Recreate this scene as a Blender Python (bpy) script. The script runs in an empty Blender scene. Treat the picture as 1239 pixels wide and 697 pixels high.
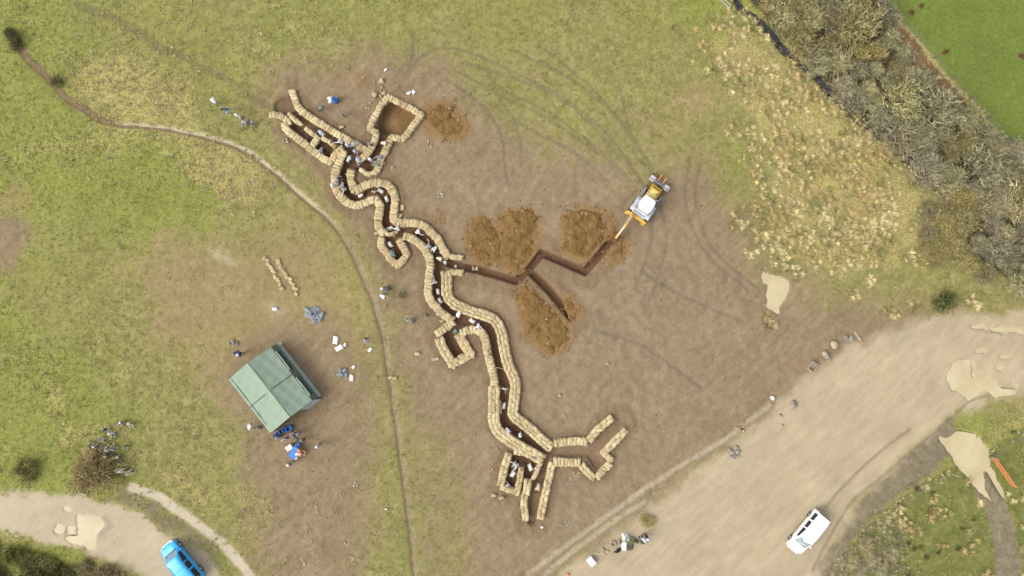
import bpy, bmesh, math, random
import numpy as np
from mathutils import Vector, Matrix

random.seed(7); RNG = np.random.default_rng(7)
sc = bpy.context.scene
COL = sc.collection
S, CX, CY, CAMH = 0.085, 619.5, 348.5, 75.0
KEXP = 2.0                      # how bright a flat white sheet renders (for turning seen colours into base colours)
TRENCH = -1.35

def W(px, py, z=0.0):
    f = (CAMH - z) / CAMH
    return ((px - CX) * S * f, (CY - py) * S * f)
def WP(pts): return [W(*p) for p in pts]
def lin(c):
    c = c / 255.0
    return c / 12.92 if c <= 0.04045 else ((c + 0.055) / 1.055) ** 2.4
def alb(r, g, b, k=None):
    k = k or KEXP
    return (min(lin(r) / k, .8), min(lin(g) / k, .8), min(lin(b) / k, .8), 1.0)

# ------------------------------------------------------------------ object helpers
def link(name, me, parent=None, mat=None, loc=None, rot=None):
    o = bpy.data.objects.new(name, me)
    COL.objects.link(o)
    if mat is not None and me is not None:
        ms = mat if isinstance(mat, (list, tuple)) else [mat]
        if len(me.materials) == 0:
            for m in ms: me.materials.append(m)
    if parent is not None: o.parent = parent
    if loc is not None: o.location = loc
    if rot is not None: o.rotation_euler = rot
    return o
def tag(o, label=None, cat=None, group=None, kind=None):
    if label: o['label'] = label
    if cat: o['category'] = cat
    if group: o['group'] = group
    if kind: o['kind'] = kind
    return o
def empty(name, x, y, z, rz, label, cat, group=None):
    o = bpy.data.objects.new(name, None); COL.objects.link(o)
    o.location = (x, y, z); o.rotation_euler = (0, 0, rz); o.empty_display_size = .3
    return tag(o, label, cat, group)
def mesh_np(name, verts, faces, smooth=False, cols=None, extra=None):
    """verts (n,3); faces (m,k) all of one size"""
    verts = np.asarray(verts, np.float32); faces = np.asarray(faces, np.int32)
    me = bpy.data.meshes.new(name)
    n, (m, k) = len(verts), faces.shape
    me.vertices.add(n); me.vertices.foreach_set('co', verts.ravel())
    me.loops.add(m * k); me.loops.foreach_set('vertex_index', faces.ravel())
    me.polygons.add(m)
    me.polygons.foreach_set('loop_start', np.arange(0, m * k, k, dtype=np.int32))
    me.polygons.foreach_set('loop_total', np.full(m, k, np.int32))
    me.polygons.foreach_set('use_smooth', np.full(m, bool(smooth)))
    me.update(calc_edges=True)
    for nm, a in (extra or {}).items():
        at = me.attributes.new(nm, 'FLOAT', 'POINT'); at.data.foreach_set('value', np.asarray(a, np.float32).ravel())
    if cols is not None:
        for nm, a in cols.items():
            at = me.attributes.new(nm, 'FLOAT_COLOR', 'POINT'); at.data.foreach_set('color', np.asarray(a, np.float32).ravel())
    me.validate()
    return me
def bm_mesh(name, bm, smooth=False, recalc=True):
    if recalc: bmesh.ops.recalc_face_normals(bm, faces=bm.faces)
    me = bpy.data.meshes.new(name); bm.to_mesh(me); bm.free()
    if smooth:
        for p in me.polygons: p.use_smooth = True
    return me
def add_box(bm, c, s, rz=0.0, bevel=0.0, rx=0.0, ry=0.0):
    b = bmesh.new(); bmesh.ops.create_cube(b, size=1.0)
    bmesh.ops.scale(b, vec=s, verts=b.verts)
    if bevel: bmesh.ops.bevel(b, geom=b.edges[:], offset=bevel, segments=2, affect='EDGES', profile=.5)
    M = Matrix.Translation(c) @ Matrix.Rotation(rz, 4, 'Z') @ Matrix.Rotation(ry, 4, 'Y') @ Matrix.Rotation(rx, 4, 'X')
    bmesh.ops.transform(b, matrix=M, verts=b.verts)
    t = bpy.data.meshes.new('t'); b.to_mesh(t); b.free(); bm.from_mesh(t); bpy.data.meshes.remove(t)
def add_tube(bm, pts, rads, n=8, cap=True):
    pts = [Vector(p) for p in pts]
    if not isinstance(rads, (list, tuple)): rads = [rads] * len(pts)
    rings = []
    for i, p in enumerate(pts):
        d = (pts[min(i + 1, len(pts) - 1)] - pts[max(i - 1, 0)]).normalized()
        a = d.cross(Vector((0, 0, 1)) if abs(d.z) < .9 else Vector((1, 0, 0))).normalized(); b = d.cross(a)
        rings.append([bm.verts.new(p + (a * math.cos(t) + b * math.sin(t)) * rads[i]) for t in [2 * math.pi * k / n for k in range(n)]])
    for r0, r1 in zip(rings, rings[1:]):
        for k in range(n): bm.faces.new((r0[k], r0[(k + 1) % n], r1[(k + 1) % n], r1[k]))
    if cap:
        bm.faces.new(rings[0][::-1]); bm.faces.new(rings[-1])
def add_lathe(bm, prof, n=16, M=None):
    rings = []
    for r, z in prof:
        rings.append([bm.verts.new(((M @ Vector((r * math.cos(2 * math.pi * k / n), r * math.sin(2 * math.pi * k / n), z))) if M else (r * math.cos(2 * math.pi * k / n), r * math.sin(2 * math.pi * k / n), z))) for k in range(n)])
    for r0, r1 in zip(rings, rings[1:]):
        for k in range(n): bm.faces.new((r0[k], r0[(k + 1) % n], r1[(k + 1) % n], r1[k]))
    bm.faces.new(rings[0][::-1]); bm.faces.new(rings[-1])
def add_prism(bm, poly, x0, x1):
    """poly in (y,z), extruded along x"""
    a = [bm.verts.new((x0, y, z)) for y, z in poly]; b = [bm.verts.new((x1, y, z)) for y, z in poly]
    n = len(poly); bm.faces.new(a); bm.faces.new(b[::-1])
    for k in range(n): bm.faces.new((a[k], b[k], b[(k + 1) % n], a[(k + 1) % n]))
def part(name, parent, mat, fn, smooth=False, loc=None, rot=None):
    bm = bmesh.new(); fn(bm)
    return link(name, bm_mesh(name, bm, smooth), parent, mat, loc, rot)

# ------------------------------------------------------------------ materials
def newmat(name):
    m = bpy.data.materials.new(name); m.use_nodes = True
    nt = m.node_tree; bs = nt.nodes['Principled BSDF']
    return m, nt, bs
def setspec(bs, v):
    bs.inputs['Specular IOR Level'].default_value = v
def noisy(name, c, c2=None, scale=3.0, rough=.8, spec=.25, metal=0.0, bump=0.0, objrand=0.0, detail=4, attr=None):
    """base colour varied by object-space noise; objrand varies the value per object"""
    m, nt, bs = newmat(name)
    c2 = c2 or tuple([x * .78 for x in c[:3]] + [1])
    tc = nt.nodes.new('ShaderNodeTexCoord'); nz = nt.nodes.new('ShaderNodeTexNoise')
    nz.inputs['Scale'].default_value = scale; nz.inputs['Detail'].default_value = detail
    nt.links.new(tc.outputs['Object'], nz.inputs['Vector'])
    rp = nt.nodes.new('ShaderNodeValToRGB')
    rp.color_ramp.elements[0].position = .35; rp.color_ramp.elements[0].color = c2
    rp.color_ramp.elements[1].position = .65; rp.color_ramp.elements[1].color = c
    nt.links.new(nz.outputs['Fac'], rp.inputs['Fac'])
    out = rp.outputs['Color']
    if attr:
        at = nt.nodes.new('ShaderNodeAttribute'); at.attribute_name = attr
        oi = nt.nodes.new('ShaderNodeObjectInfo')
        ad = nt.nodes.new('ShaderNodeMath'); ad.operation = 'ADD'
        nt.links.new(at.outputs['Fac'], ad.inputs[0]); nt.links.new(oi.outputs['Random'], ad.inputs[1])
        fr = nt.nodes.new('ShaderNodeMath'); fr.operation = 'FRACT'; nt.links.new(ad.outputs[0], fr.inputs[0])
        src = fr.outputs[0]
    elif objrand:
        oi = nt.nodes.new('ShaderNodeObjectInfo'); src = oi.outputs['Random']
    if attr or objrand:
        mr = nt.nodes.new('ShaderNodeMapRange'); nt.links.new(src, mr.inputs['Value'])
        mr.inputs['To Min'].default_value = 1 - objrand; mr.inputs['To Max'].default_value = 1 + objrand * .6
        hs = nt.nodes.new('ShaderNodeHueSaturation'); nt.links.new(out, hs.inputs['Color']); nt.links.new(mr.outputs[0], hs.inputs['Value'])
        out = hs.outputs['Color']
    nt.links.new(out, bs.inputs['Base Color'])
    bs.inputs['Roughness'].default_value = rough; bs.inputs['Metallic'].default_value = metal; setspec(bs, spec)
    if bump:
        b = nt.nodes.new('ShaderNodeBump'); b.inputs['Strength'].default_value = bump; b.inputs['Distance'].default_value = .03
        nt.links.new(nz.outputs['Fac'], b.inputs['Height']); nt.links.new(b.outputs[0], bs.inputs['Normal'])
    return m
def attrmat(name, attr='col', rough=.9, spec=.15, objrand=0.0, nscale=0):
    m, nt, bs = newmat(name)
    at = nt.nodes.new('ShaderNodeAttribute'); at.attribute_name = attr
    out = at.outputs['Color']
    hs = nt.nodes.new('ShaderNodeHueSaturation'); nt.links.new(out, hs.inputs['Color'])
    if objrand:
        oi = nt.nodes.new('ShaderNodeObjectInfo'); mr = nt.nodes.new('ShaderNodeMapRange')
        nt.links.new(oi.outputs['Random'], mr.inputs['Value'])
        mr.inputs['To Min'].default_value = 1 - objrand; mr.inputs['To Max'].default_value = 1 + objrand
        nt.links.new(mr.outputs[0], hs.inputs['Value'])
        m2 = nt.nodes.new('ShaderNodeMath'); m2.operation = 'MULTIPLY_ADD'; nt.links.new(oi.outputs['Random'], m2.inputs[0])
        m2.inputs[1].default_value = .25; m2.inputs[2].default_value = .8
        nt.links.new(m2.outputs[0], hs.inputs['Saturation'])
    nt.links.new(hs.outputs['Color'], bs.inputs['Base Color'])
    bs.inputs['Roughness'].default_value = rough; setspec(bs, spec)
    return m

M = {}
M['bag'] = noisy('sandbag_hessian', alb(246, 226, 178), alb(214, 190, 144), 1.6, .95, .1, 0, .2, .2, attr='tone')
M['whitebag'] = noisy('white_sack', (.80,.77,.72,1), (.72,.68,.62,1), 3, .8, .2, 0, .2, .08)
M['tent_light'] = noisy('canvas_green', alb(174, 193, 170), alb(167, 186, 163), 2.2, .85, .2, 0, .06)
M['tent_mid'] = noisy('canvas_green_wall', alb(140, 155, 138), alb(112, 128, 112), 1.5, .85, .2, 0, .15)
M['tent_dark'] = noisy('canvas_seam', alb(95, 112, 96), alb(75, 90, 78), 3, .85, .2)
M['tent_flap'] = noisy('window_flap', alb(200, 215, 208), alb(185, 200, 195), 3, .6, .3)
M['rope'] = noisy('rope', alb(205, 190, 160), None, 8, .9, .1)
M['black'] = noisy('black_rubber', (.018, .018, .018, 1), (.03, .028, .026, 1), 6, .8, .3)
M['glass'] = noisy('dark_glass', (.012, .015, .02, 1), (.02, .022, .028, 1), 2, .06, .6)
M['glass_pale'] = noisy('pale_glass', (.20, .26, .27, 1), (.13, .17, .19, 1), 1.2, .08, .6)
M['white_paint'] = noisy('white_paint', (.80, .80, .80, 1), (.76, .76, .76, 1), 1.5, .3, .5)
M['blue_paint'] = noisy('blue_paint', (.03, .36, .80, 1), (.025, .33, .78, 1), 1.5, .25, .5)
M['navy_trim'] = noisy('navy_trim', (.02, .05, .16, 1), None, 2, .35, .5)
M['chrome'] = noisy('bright_trim', (.55, .56, .58, 1), (.4, .4, .42, 1), 2, .3, .5, .6)
M['lamp'] = noisy('lamp_glass', (.32, .33, .34, 1), (.22, .23, .24, 1), 8, .1, .6)
M['red_lamp'] = noisy('red_lamp_glass', (.4, .02, .02, 1), None, 8, .15, .6)
M['yellow'] = noisy('digger_yellow', (.62, .36, .05, 1), (.50, .27, .04, 1), 3, .45, .4)
M['muddy'] = noisy('muddy_steel', alb(150,105,62), alb(110,80,55), 5, .8, .2)
M['cream_panel'] = noisy('faded_bonnet', (.62, .50, .16, 1), (.52, .40, .12, 1), 3, .5, .4)
M['steel'] = noisy('worn_steel', (.30, .29, .29, 1), (.20, .19, .18, 1), 5, .5, .4, .3)
M['palesteel'] = noisy('polished_worn_steel', (.42, .40, .40, 1), (.30, .28, .27, 1), 5, .5, .4, .2)
M['grey_panel'] = noisy('grey_fender', (.42, .45, .48, 1), (.32, .34, .37, 1), 3, .45, .4)
M['timber'] = noisy('pale_timber', alb(215, 200, 175), alb(190, 172, 145), 8, .85, .2)
M['grey_timber'] = noisy('weathered_timber', alb(165, 155, 138), alb(135, 125, 108), 8, .9, .15)
M['bark'] = noisy('bark', (.10, .085, .065, 1), (.06, .05, .04, 1), 8, .95, .1, 0, .4)
M['stone'] = noisy('grey_stone', alb(205, 196, 180), alb(168, 160, 146), 4, .9, .2, 0, .4, .2)
M['cream_stone'] = noisy('pale_stone', alb(228, 212, 180), alb(205, 185, 150), 4, .9, .2, 0, .4, .15)
M['tarp_grey'] = noisy('grey_tarpaulin', alb(182, 188, 194), alb(150, 157, 164), 3, .6, .3, 0, .3)
M['tarp_white'] = noisy('white_tarpaulin', (.72, .72, .70, 1), (.62, .62, .6, 1), 3, .6, .3, 0, .2)
M['tarp_green'] = noisy('olive_canvas', alb(165, 165, 125), alb(130, 132, 100), 4, .85, .2, 0, .2)
M['blue_plastic'] = noisy('blue_plastic', (.03, .16, .50, 1), (.02, .11, .38, 1), 3, .4, .4)
M['navy'] = noisy('navy_plastic', (.02, .04, .13, 1), None, 3, .5, .4)
M['orange'] = noisy('orange_paint', (.62, .20, .07, 1), (.50, .16, .06, 1), 4, .6, .3)
M['peach'] = noisy('peach_plastic', (.62, .33, .20, 1), (.5, .27, .17, 1), 5, .6, .3)
M['whitescrap'] = noisy('white_scrap', alb(235,225,205), alb(205,195,175), 6, .8, .2)
M['molehill'] = noisy('molehill_soil', alb(138,110,72), alb(110,86,56), 6, .95, .1)
M['clay'] = noisy('orange_clay', alb(205,160,110), alb(180,135,88), 5, .9, .1)
M['grass_blades'] = attrmat('grass_blades')
M['twigs'] = attrmat('twig_bark', objrand=.22)
M['soil_clods'] = attrmat('soil_clods')

# ------------------------------------------------------------------ numpy noise and distances
def vnoise(x, y, scale, seed):
    r = np.random.default_rng(seed); T = r.random((256, 256)).astype(np.float32)
    u, v = x / scale + 1000.3, y / scale + 1000.7
    i, j = np.floor(u).astype(np.int64), np.floor(v).astype(np.int64)
    fu, fv = u - i, v - j
    fu = fu * fu * (3 - 2 * fu); fv = fv * fv * (3 - 2 * fv)
    g = lambda a, b: T[a & 255, b & 255]
    return (g(i, j) * (1 - fu) + g(i + 1, j) * fu) * (1 - fv) + (g(i, j + 1) * (1 - fu) + g(i + 1, j + 1) * fu) * fv
def fbm(x, y, scale, seed, octv=4, gain=.5):
    s, a, t = 0, 1.0, 0
    for k in range(octv):
        s = s + a * vnoise(x, y, scale / 2 ** k, seed + 17 * k); t += a; a *= gain
    return s / t
def sstep(a, b, x):
    t = np.clip((x - a) / (b - a), 0, 1); return t * t * (3 - 2 * t)
def seg_d(x, y, pts):
    """distance to polyline; x,y arrays"""
    d = np.full(x.shape, 1e9, np.float32)
    for (ax, ay), (bx, by) in zip(pts, pts[1:]):
        vx, vy = bx - ax, by - ay; L = vx * vx + vy * vy + 1e-12
        t = np.clip(((x - ax) * vx + (y - ay) * vy) / L, 0, 1)
        d = np.minimum(d, np.hypot(x - ax - t * vx, y - ay - t * vy))
    return d
def inside(x, y, pts):
    r = np.zeros(x.shape, bool); n = len(pts)
    for k in range(n):
        (ax, ay), (bx, by) = pts[k], pts[(k + 1) % n]
        if ay == by: continue
        c = ((ay > y) != (by > y)) & (x < (bx - ax) * (y - ay) / (by - ay) + ax)
        r ^= c
    return r
def poly_sd(x, y, pts):
    d = seg_d(x, y, list(pts) + [pts[0]]); return np.where(inside(x, y, pts), -d, d)
def smooth_line(pts, n=5, closed=False):
    """Catmull-Rom through points"""
    P = [np.array(p, float) for p in pts]; out = []
    N = len(P); rng = range(N if closed else N - 1)
    for i in rng:
        p0 = P[(i - 1) % N] if closed or i > 0 else P[0]; p1 = P[i % N]; p2 = P[(i + 1) % N]
        p3 = P[(i + 2) % N] if closed or i + 2 < N else P[-1]
        for k in range(n):
            t = k / n
            out.append(tuple(.5 * ((2 * p1) + (-p0 + p2) * t + (2 * p0 - 5 * p1 + 4 * p2 - p3) * t * t + (-p0 + 3 * p1 - 3 * p2 + p3) * t ** 3)))
    if not closed: out.append(tuple(P[-1]))
    return out

# ------------------------------------------------------------------ layout read off the photograph (pixels)
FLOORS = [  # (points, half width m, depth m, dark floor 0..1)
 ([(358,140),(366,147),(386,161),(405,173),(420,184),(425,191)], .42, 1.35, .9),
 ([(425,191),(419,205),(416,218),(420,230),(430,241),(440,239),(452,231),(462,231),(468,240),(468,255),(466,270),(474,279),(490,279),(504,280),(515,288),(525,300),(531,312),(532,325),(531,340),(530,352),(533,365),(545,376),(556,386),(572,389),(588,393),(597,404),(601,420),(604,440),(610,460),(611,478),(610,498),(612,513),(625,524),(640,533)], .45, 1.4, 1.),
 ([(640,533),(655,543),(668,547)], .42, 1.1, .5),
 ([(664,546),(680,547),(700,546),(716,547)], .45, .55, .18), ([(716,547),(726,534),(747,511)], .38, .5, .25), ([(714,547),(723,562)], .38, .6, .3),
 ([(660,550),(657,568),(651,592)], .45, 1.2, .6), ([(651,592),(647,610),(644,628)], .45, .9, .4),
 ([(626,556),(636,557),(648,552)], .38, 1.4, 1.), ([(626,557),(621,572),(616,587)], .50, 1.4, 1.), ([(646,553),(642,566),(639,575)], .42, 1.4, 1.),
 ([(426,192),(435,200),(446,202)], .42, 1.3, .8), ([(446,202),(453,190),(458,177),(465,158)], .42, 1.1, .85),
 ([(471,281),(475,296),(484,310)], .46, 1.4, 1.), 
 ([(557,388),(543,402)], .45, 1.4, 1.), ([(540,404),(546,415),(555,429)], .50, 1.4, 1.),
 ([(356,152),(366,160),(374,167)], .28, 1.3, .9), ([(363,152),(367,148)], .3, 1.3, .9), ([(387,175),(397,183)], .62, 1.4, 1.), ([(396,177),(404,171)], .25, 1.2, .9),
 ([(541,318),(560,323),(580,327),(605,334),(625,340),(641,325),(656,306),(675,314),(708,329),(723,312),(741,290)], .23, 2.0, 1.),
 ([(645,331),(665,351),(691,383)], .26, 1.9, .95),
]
ROOM = [(463,129),(476,122),(504,138),(489,165),(474,164),(456,158)]
ENTRANCE = [(332,138),(331,124),(341,116),(355,113),(360,130),(350,142)]
MUD = [(318,120),(345,88),(430,66),(500,62),(545,72),(580,118),(632,166),(700,176),(780,208),(850,205),(890,250),(915,320),(1000,352),(1080,376),(1130,384),(1130,420),(940,520),(760,650),(690,697),(660,760),(575,760),(552,640),(535,540),(500,500),(478,440),(462,370),(446,310),(400,230),(350,175)]
GREYMUD = [(600,180),(760,215),(870,330),(860,480),(800,600),(700,660),(640,660),(640,560),(620,420),(560,300),(500,200)]
DRY = [(165,330),(200,296),(290,305),(360,270),(410,300),(440,380),(445,430),(330,430),(280,480),(230,430),(185,400)]
ROAD = [(1300,378),(1239,380),(1180,378),(1120,388),(1060,406),(1010,432),(960,472),(900,530),(840,578),(780,620),(730,660),(680,700),(640,760),(960,780),(985,720),(1012,655),(1040,610),(1072,575),(1110,535),(1150,505),(1195,485),(1300,470)]
ROAD2 = [(-60,592),(0,593),(75,597),(110,603),(133,609),(160,622),(186,637),(213,652),(240,668),(262,690),(290,760),(200,760),(172,697),(150,685),(120,672),(85,662),(53,655),(0,643),(-60,636)]
STRIP = [(160,590),(176,595),(193,603),(226,626),(266,656),(292,682),(303,700),(330,760)]
PATH = [(18,52),(36,72),(57,92),(75,114),(103,132),(128,146),(168,152),(215,158),(260,168),(295,181),(330,205),(365,236),(400,266),(425,300),(440,333),(455,370),(465,410),(471,450),(479,500),(488,560),(495,620),(503,697),(508,740)]
DARKTRACK = [(60,-20),(100,8),(160,35),(200,58),(240,80),(280,102),(322,128)]
TYRES = [
 [(495,88),(502,76),(514,65),(530,58),(547,57),(579,66),(611,81),(660,105),(689,124),(724,152),(757,190),(776,220)],
 [(595,100),(644,126),(689,152),(721,178),(762,218)],
 [(592,88),(605,116),(621,142),(629,168),(631,199)],
 [(550,84),(605,114),(644,134),(690,160),(722,184)],
 [(627,148),(663,168),(695,184),(734,218)],
 [(573,119),(592,136),(608,168),(611,196),(616,224)],
 [(497,36),(500,60),(494,86)],[(540,96),(575,120),(592,140)],[(752,110),(760,150),(772,190),(790,205)],
 [(800,250),(806,290),(798,330),(780,380)],[(790,262),(786,300),(770,350)],[(835,190),(830,240),(850,300),(905,352)],[(846,200),(842,245),(862,300),(918,350)],[(770,230),(740,262),(715,300)],[(620,60),(690,95),(745,140),(778,185),(790,212)],[(560,75),(640,100),(700,135),(750,190)],[(720,400),(780,420),(850,470)],[(780,330),(830,360),(900,390)],[(660,60),(720,110),(765,170)],
]
RUTS = [[(640,700),(700,655),(745,622),(790,590),(830,565),(880,535),(930,495)],[(660,700),(720,652),(780,612)]]
ROADRUT = [[(985,690),(1010,640),(1035,605),(1070,575),(1110,540),(1150,508),(1172,486),(1200,478)],[(1000,612),(1050,560),(1100,520)]]
PASTURE = [(1068,-200),(1068,0),(1080,15),(1117,56),(1164,110),(1208,157),(1239,186),(1500,460),(1500,-200)]
HEDGE = [(895,-60),(905,0),(922,16),(950,48),(985,82),(1012,112),(1050,150),(1085,182),(1120,222),(1150,252),(1178,302),(1206,332),(1239,346),(1320,370),(1320,270),(1239,190),(1205,160),(1164,122),(1112,64),(1085,34),(1062,0),(1040,-60)]
RUST = [(1084,30),(1096,36),(1120,68),(1150,100),(1168,124),(1160,128),(1135,104),(1108,82),(1090,58)]
TUSSOCK = [(880,18),(905,20),(940,55),(1010,128),(1060,165),(1098,195),(1126,228),(1105,258),(1100,290),(1060,312),(1040,328),(1000,322),(972,345),(940,318),(905,300),(898,265),(915,215),(930,190),(920,150),(880,120),(856,80),(858,48)]
STREAM = [(880,-40),(897,6),(912,18),(925,27),(938,42),(950,57),(964,70),(976,80),(990,90),(1001,101),(1011,114)]
FIELD = [(1005,700),(1030,662),(1062,628),(1095,602),(1130,578),(1165,560),(1239,520),(1500,400),(1500,900),(1000,900)]
FTRACK = [(1165,545),(1185,575),(1203,610),(1216,650),(1222,700),(1224,740)]
SCRUBGREY = [(1002,700),(1030,664),(1062,630),(1092,622),(1100,650),(1098,700)]
PUDDLES = [
 [(919,325),(930,334),(946,337),(953,350),(948,364),(941,376),(931,371),(927,366),(928,353),(924,339)],
 [(1146,461),(1152,448),(1163,438),(1175,437),(1179,446),(1180,461),(1193,457),(1205,461),(1208,466),(1225,468),(1224,476),(1204,478),(1189,474),(1174,482),(1164,475)],
 [(1136,530),(1150,531),(1164,526),(1184,531),(1196,543),(1200,562),(1211,587),(1214,604),(1203,589),(1189,566),(1190,590),(1199,609),(1177,585),(1157,566),(1148,548)],
 [(98,624),(106,622),(112,626),(120,625),(124,634),(121,645),(119,660),(108,663),(92,657),(80,651),(86,645),(98,644),(96,634)],
 [(67,638),(71,634),(76,636),(76,642),(71,645),(67,642)],[(83,637),(88,635),(92,640),(89,645),(83,644)],[(77,616),(84,612),(88,616),(80,619)],
 [(1178,422),(1182,419),(1189,420),(1190,424),(1184,426),(1179,425)],[(1210,430),(1216,428),(1222,432),(1221,435),(1214,435)],[(1205,447),(1209,444),(1214,447),(1211,450)],
 [(1176,396),(1200,394),(1225,397),(1245,402),(1245,406),(1220,402),(1198,399),(1180,399)],
]
HEAPS = [  # ochre spoil: polygon, height, label
 ([(566,286),(572,268),(583,260),(594,266),(602,282),(604,300),(600,316),(588,320),(574,314),(566,302)], .55, 'low ochre spoil heap with pale clods, west of the twin heaps above the new trench'),
 ([(602,282),(606,262),(618,251),(636,250),(650,262),(652,282),(650,300),(640,318),(624,330),(610,326),(602,310)], .75, 'tall rounded ochre spoil heap just above the elbow of the new trench'),
 ([(682,256),(700,252),(730,254),(738,266),(742,284),(728,298),(712,318),(698,316),(682,304),(680,280)], .65, 'square orange-brown spoil heap beside the digger arm'),
 ([(626,346),(640,344),(652,354),(670,372),(688,394),(690,412),(678,424),(660,428),(650,414),(636,402),(626,380)], .7, 'big ochre spoil heap below the new trench branch'),
 ([(678,366),(690,356),(702,368),(706,382),(698,388),(688,378)], .4, 'small ochre spoil heap by the end of the new trench branch'),
 ([(516,138),(524,124),(540,122),(556,136),(566,150),(556,166),(538,168),(520,156)], .4, 'orange-brown spoil spread beside the square sandbagged room'),
 ([(742,300),(752,288),(762,294),(756,312),(744,316),(730,322)], .3, 'little orange spoil heap under the digger bucket'),
]

# ------------------------------------------------------------------ ground sheet
STEP = .14
ux = np.arange(-56, 56.01, STEP); uy = np.arange(-33, 33.01, STEP)
gro = np.cumsum(.2 * 1.38 ** np.arange(24)); gro = gro[gro < 900]
xs = np.concatenate([-56 - gro[::-1], ux, 56 + gro]).astype(np.float32)
ys = np.concatenate([-33 - gro[::-1], uy, 33 + gro]).astype(np.float32)
NX, NY = len(xs), len(ys)
GX, GY = np.meshgrid(xs, ys)            # [NY,NX]
WXA = (fbm(GX, GY, 2.2, 1, 3) - .5) * 1.5 + (fbm(GX, GY, .5, 4, 2) - .5) * .5
WYA = (fbm(GX, GY, 2.2, 2, 3) - .5) * 1.5 + (fbm(GX, GY, .5, 5, 2) - .5) * .5
Zm = lambda: np.zeros((NY, NX), np.float32)
def window(pts, m):
    px = [p[0] for p in pts]; py = [p[1] for p in pts]
    i0, i1 = np.searchsorted(xs, [min(px) - m, max(px) + m]); j0, j1 = np.searchsorted(ys, [min(py) - m, max(py) + m])
    return slice(max(j0 - 1, 0), j1 + 1), slice(max(i0 - 1, 0), i1 + 1)
def area(ppx, soft, warp=1.0, edge=0.0):
    """soft mask of a polygon (pixels) with a noisy edge"""
    pts = WP(ppx); m = Zm(); w = window(pts, soft + 3)
    d = poly_sd(GX[w] + WXA[w] * warp, GY[w] + WYA[w] * warp, pts)
    m[w] = 1 - sstep(edge - soft, edge + soft, d); return m
def stripe(ppx, hw, soft, warp=.3, smooth=True):
    pts = smooth_line(WP(ppx), 4) if smooth else WP(ppx); m = Zm(); w = window(pts, hw + soft + 1)
    d = seg_d(GX[w] + WXA[w] * warp, GY[w] + WYA[w] * warp, pts)
    m[w] = 1 - sstep(hw - soft, hw + soft, d); return m
n1 = fbm(GX, GY, 9, 11, 4); n2 = fbm(GX, GY, 2.2, 12, 4); n3 = fbm(GX, GY, .7, 13, 3); n4 = fbm(GX, GY, 22, 14, 3)

mud = np.maximum(area(MUD, 5.2, 2.6), .85 * area([(290,400),(400,370),(462,470),(462,600),(440,740),(310,740),(296,580),(280,520),(252,440)], 5.0, 2.4)); mud = np.maximum(mud, .6 * area([(430,250),(470,300),(520,440),(560,600),(560,740),(500,740),(490,560),(465,400)], 3.5, 2)); mud = np.maximum(mud, .45 * area([(150,290),(300,270),(420,250),(440,330),(300,420),(180,420)], 6, 2.5)); gmud = area(GREYMUD, 6, 1.5); dry = area(DRY, 5.0, 2.2)
mud = np.maximum(mud, .8 * area([(-40,268),(20,262),(38,280),(20,320),(-40,345)], 1.2, 1)); mud = np.maximum(mud, .6 * area([(880,330),(1060,345),(1239,376),(1239,392),(1040,400),(900,420)], 3.5, 2))
mud = np.maximum(mud, .35 * area([(700,120),(840,120),(900,200),(880,240),(760,200)], 4, 2)); mud = np.maximum(mud, .4 * area([(480,30),(560,20),(640,60),(690,120),(560,110),(470,70)], 4, 2))
for p, r in [((12,300),22),((272,310),18),((330,378),14),((70,370),55),((20,240),35),((660,560),60),((840,120),40)]:
    x0, y0 = W(*p); dry = np.maximum(dry, (.75 if r < 50 else .4) * (1 - sstep(.2, 1, np.hypot(GX + WXA - x0, GY + WYA - y0) / (r * S))))
road = np.maximum(area(ROAD, 1.5, 1.2), area(ROAD2, .7, .8)); strip = stripe(STRIP, .46, .25, .2)
ochre = Zm()
for h in HEAPS: ochre = np.maximum(ochre, area(h[0], .9, .9, .35) * .9)
for p, r, a in [((438,98),24,.45),((532,263),12,.7),((515,118),12,.5),((455,378),12,.3),((600,452),14,.28),((500,290),10,.3),((545,150),32,.6),((465,105),14,.5),((715,345),30,.2),((320,345),60,.3),((290,400),55,.3),((340,130),18,.2),((410,225),12,.35)]:
    x0, y0 = W(*p); ochre = np.maximum(ochre, a * (1 - sstep(.2, 1, np.hypot(GX + WXA * .6 - x0, GY + WYA * .6 - y0) / (r * S))))
lush = np.clip(.45 * area([(-200,-60),(220,-60),(330,40),(300,140),(160,300),(110,420),(130,540),(140,760),(-200,760)], 6, 3) + area([(-200,440),(0,430),(120,440),(150,500),(110,590),(-200,600)], 6, 3) * .8 + area([(-200,120),(60,110),(150,170),(260,215),(250,262),(0,240),(-200,240)], 4, 2) * .75
     + area([(0,-60),(90,-60),(60,30),(140,80),(60,60),(0,60)], 4, 2) * .6 + area([(820,-60),(900,-60),(900,30),(850,45),(830,20)], 3, 2) + area([(470,560),(500,480),(520,560),(530,720),(480,720)], 3, 2) * .5
     + area([(1060,345),(1120,310),(1200,345),(1239,360),(1239,375),(1180,372)], 2.5, 1.5) * .35 + area([(1110,520),(1180,500),(1260,480),(1260,520),(1190,535)], 2, 1.5) * .25 + area([(860,180),(905,190),(885,260),(875,240)], 2, 1.5) * .8
     + stripe(ROAD2 and [(180,600),(220,632),(262,672),(280,700)], .8, .7) * .5 + .45 * sstep(.5, .66, n1), 0, 1) * (1 - .75 * sstep(24, 32, GX) * sstep(-8, -2, GY) * (1 - sstep(22, 26, GY)))
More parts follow.
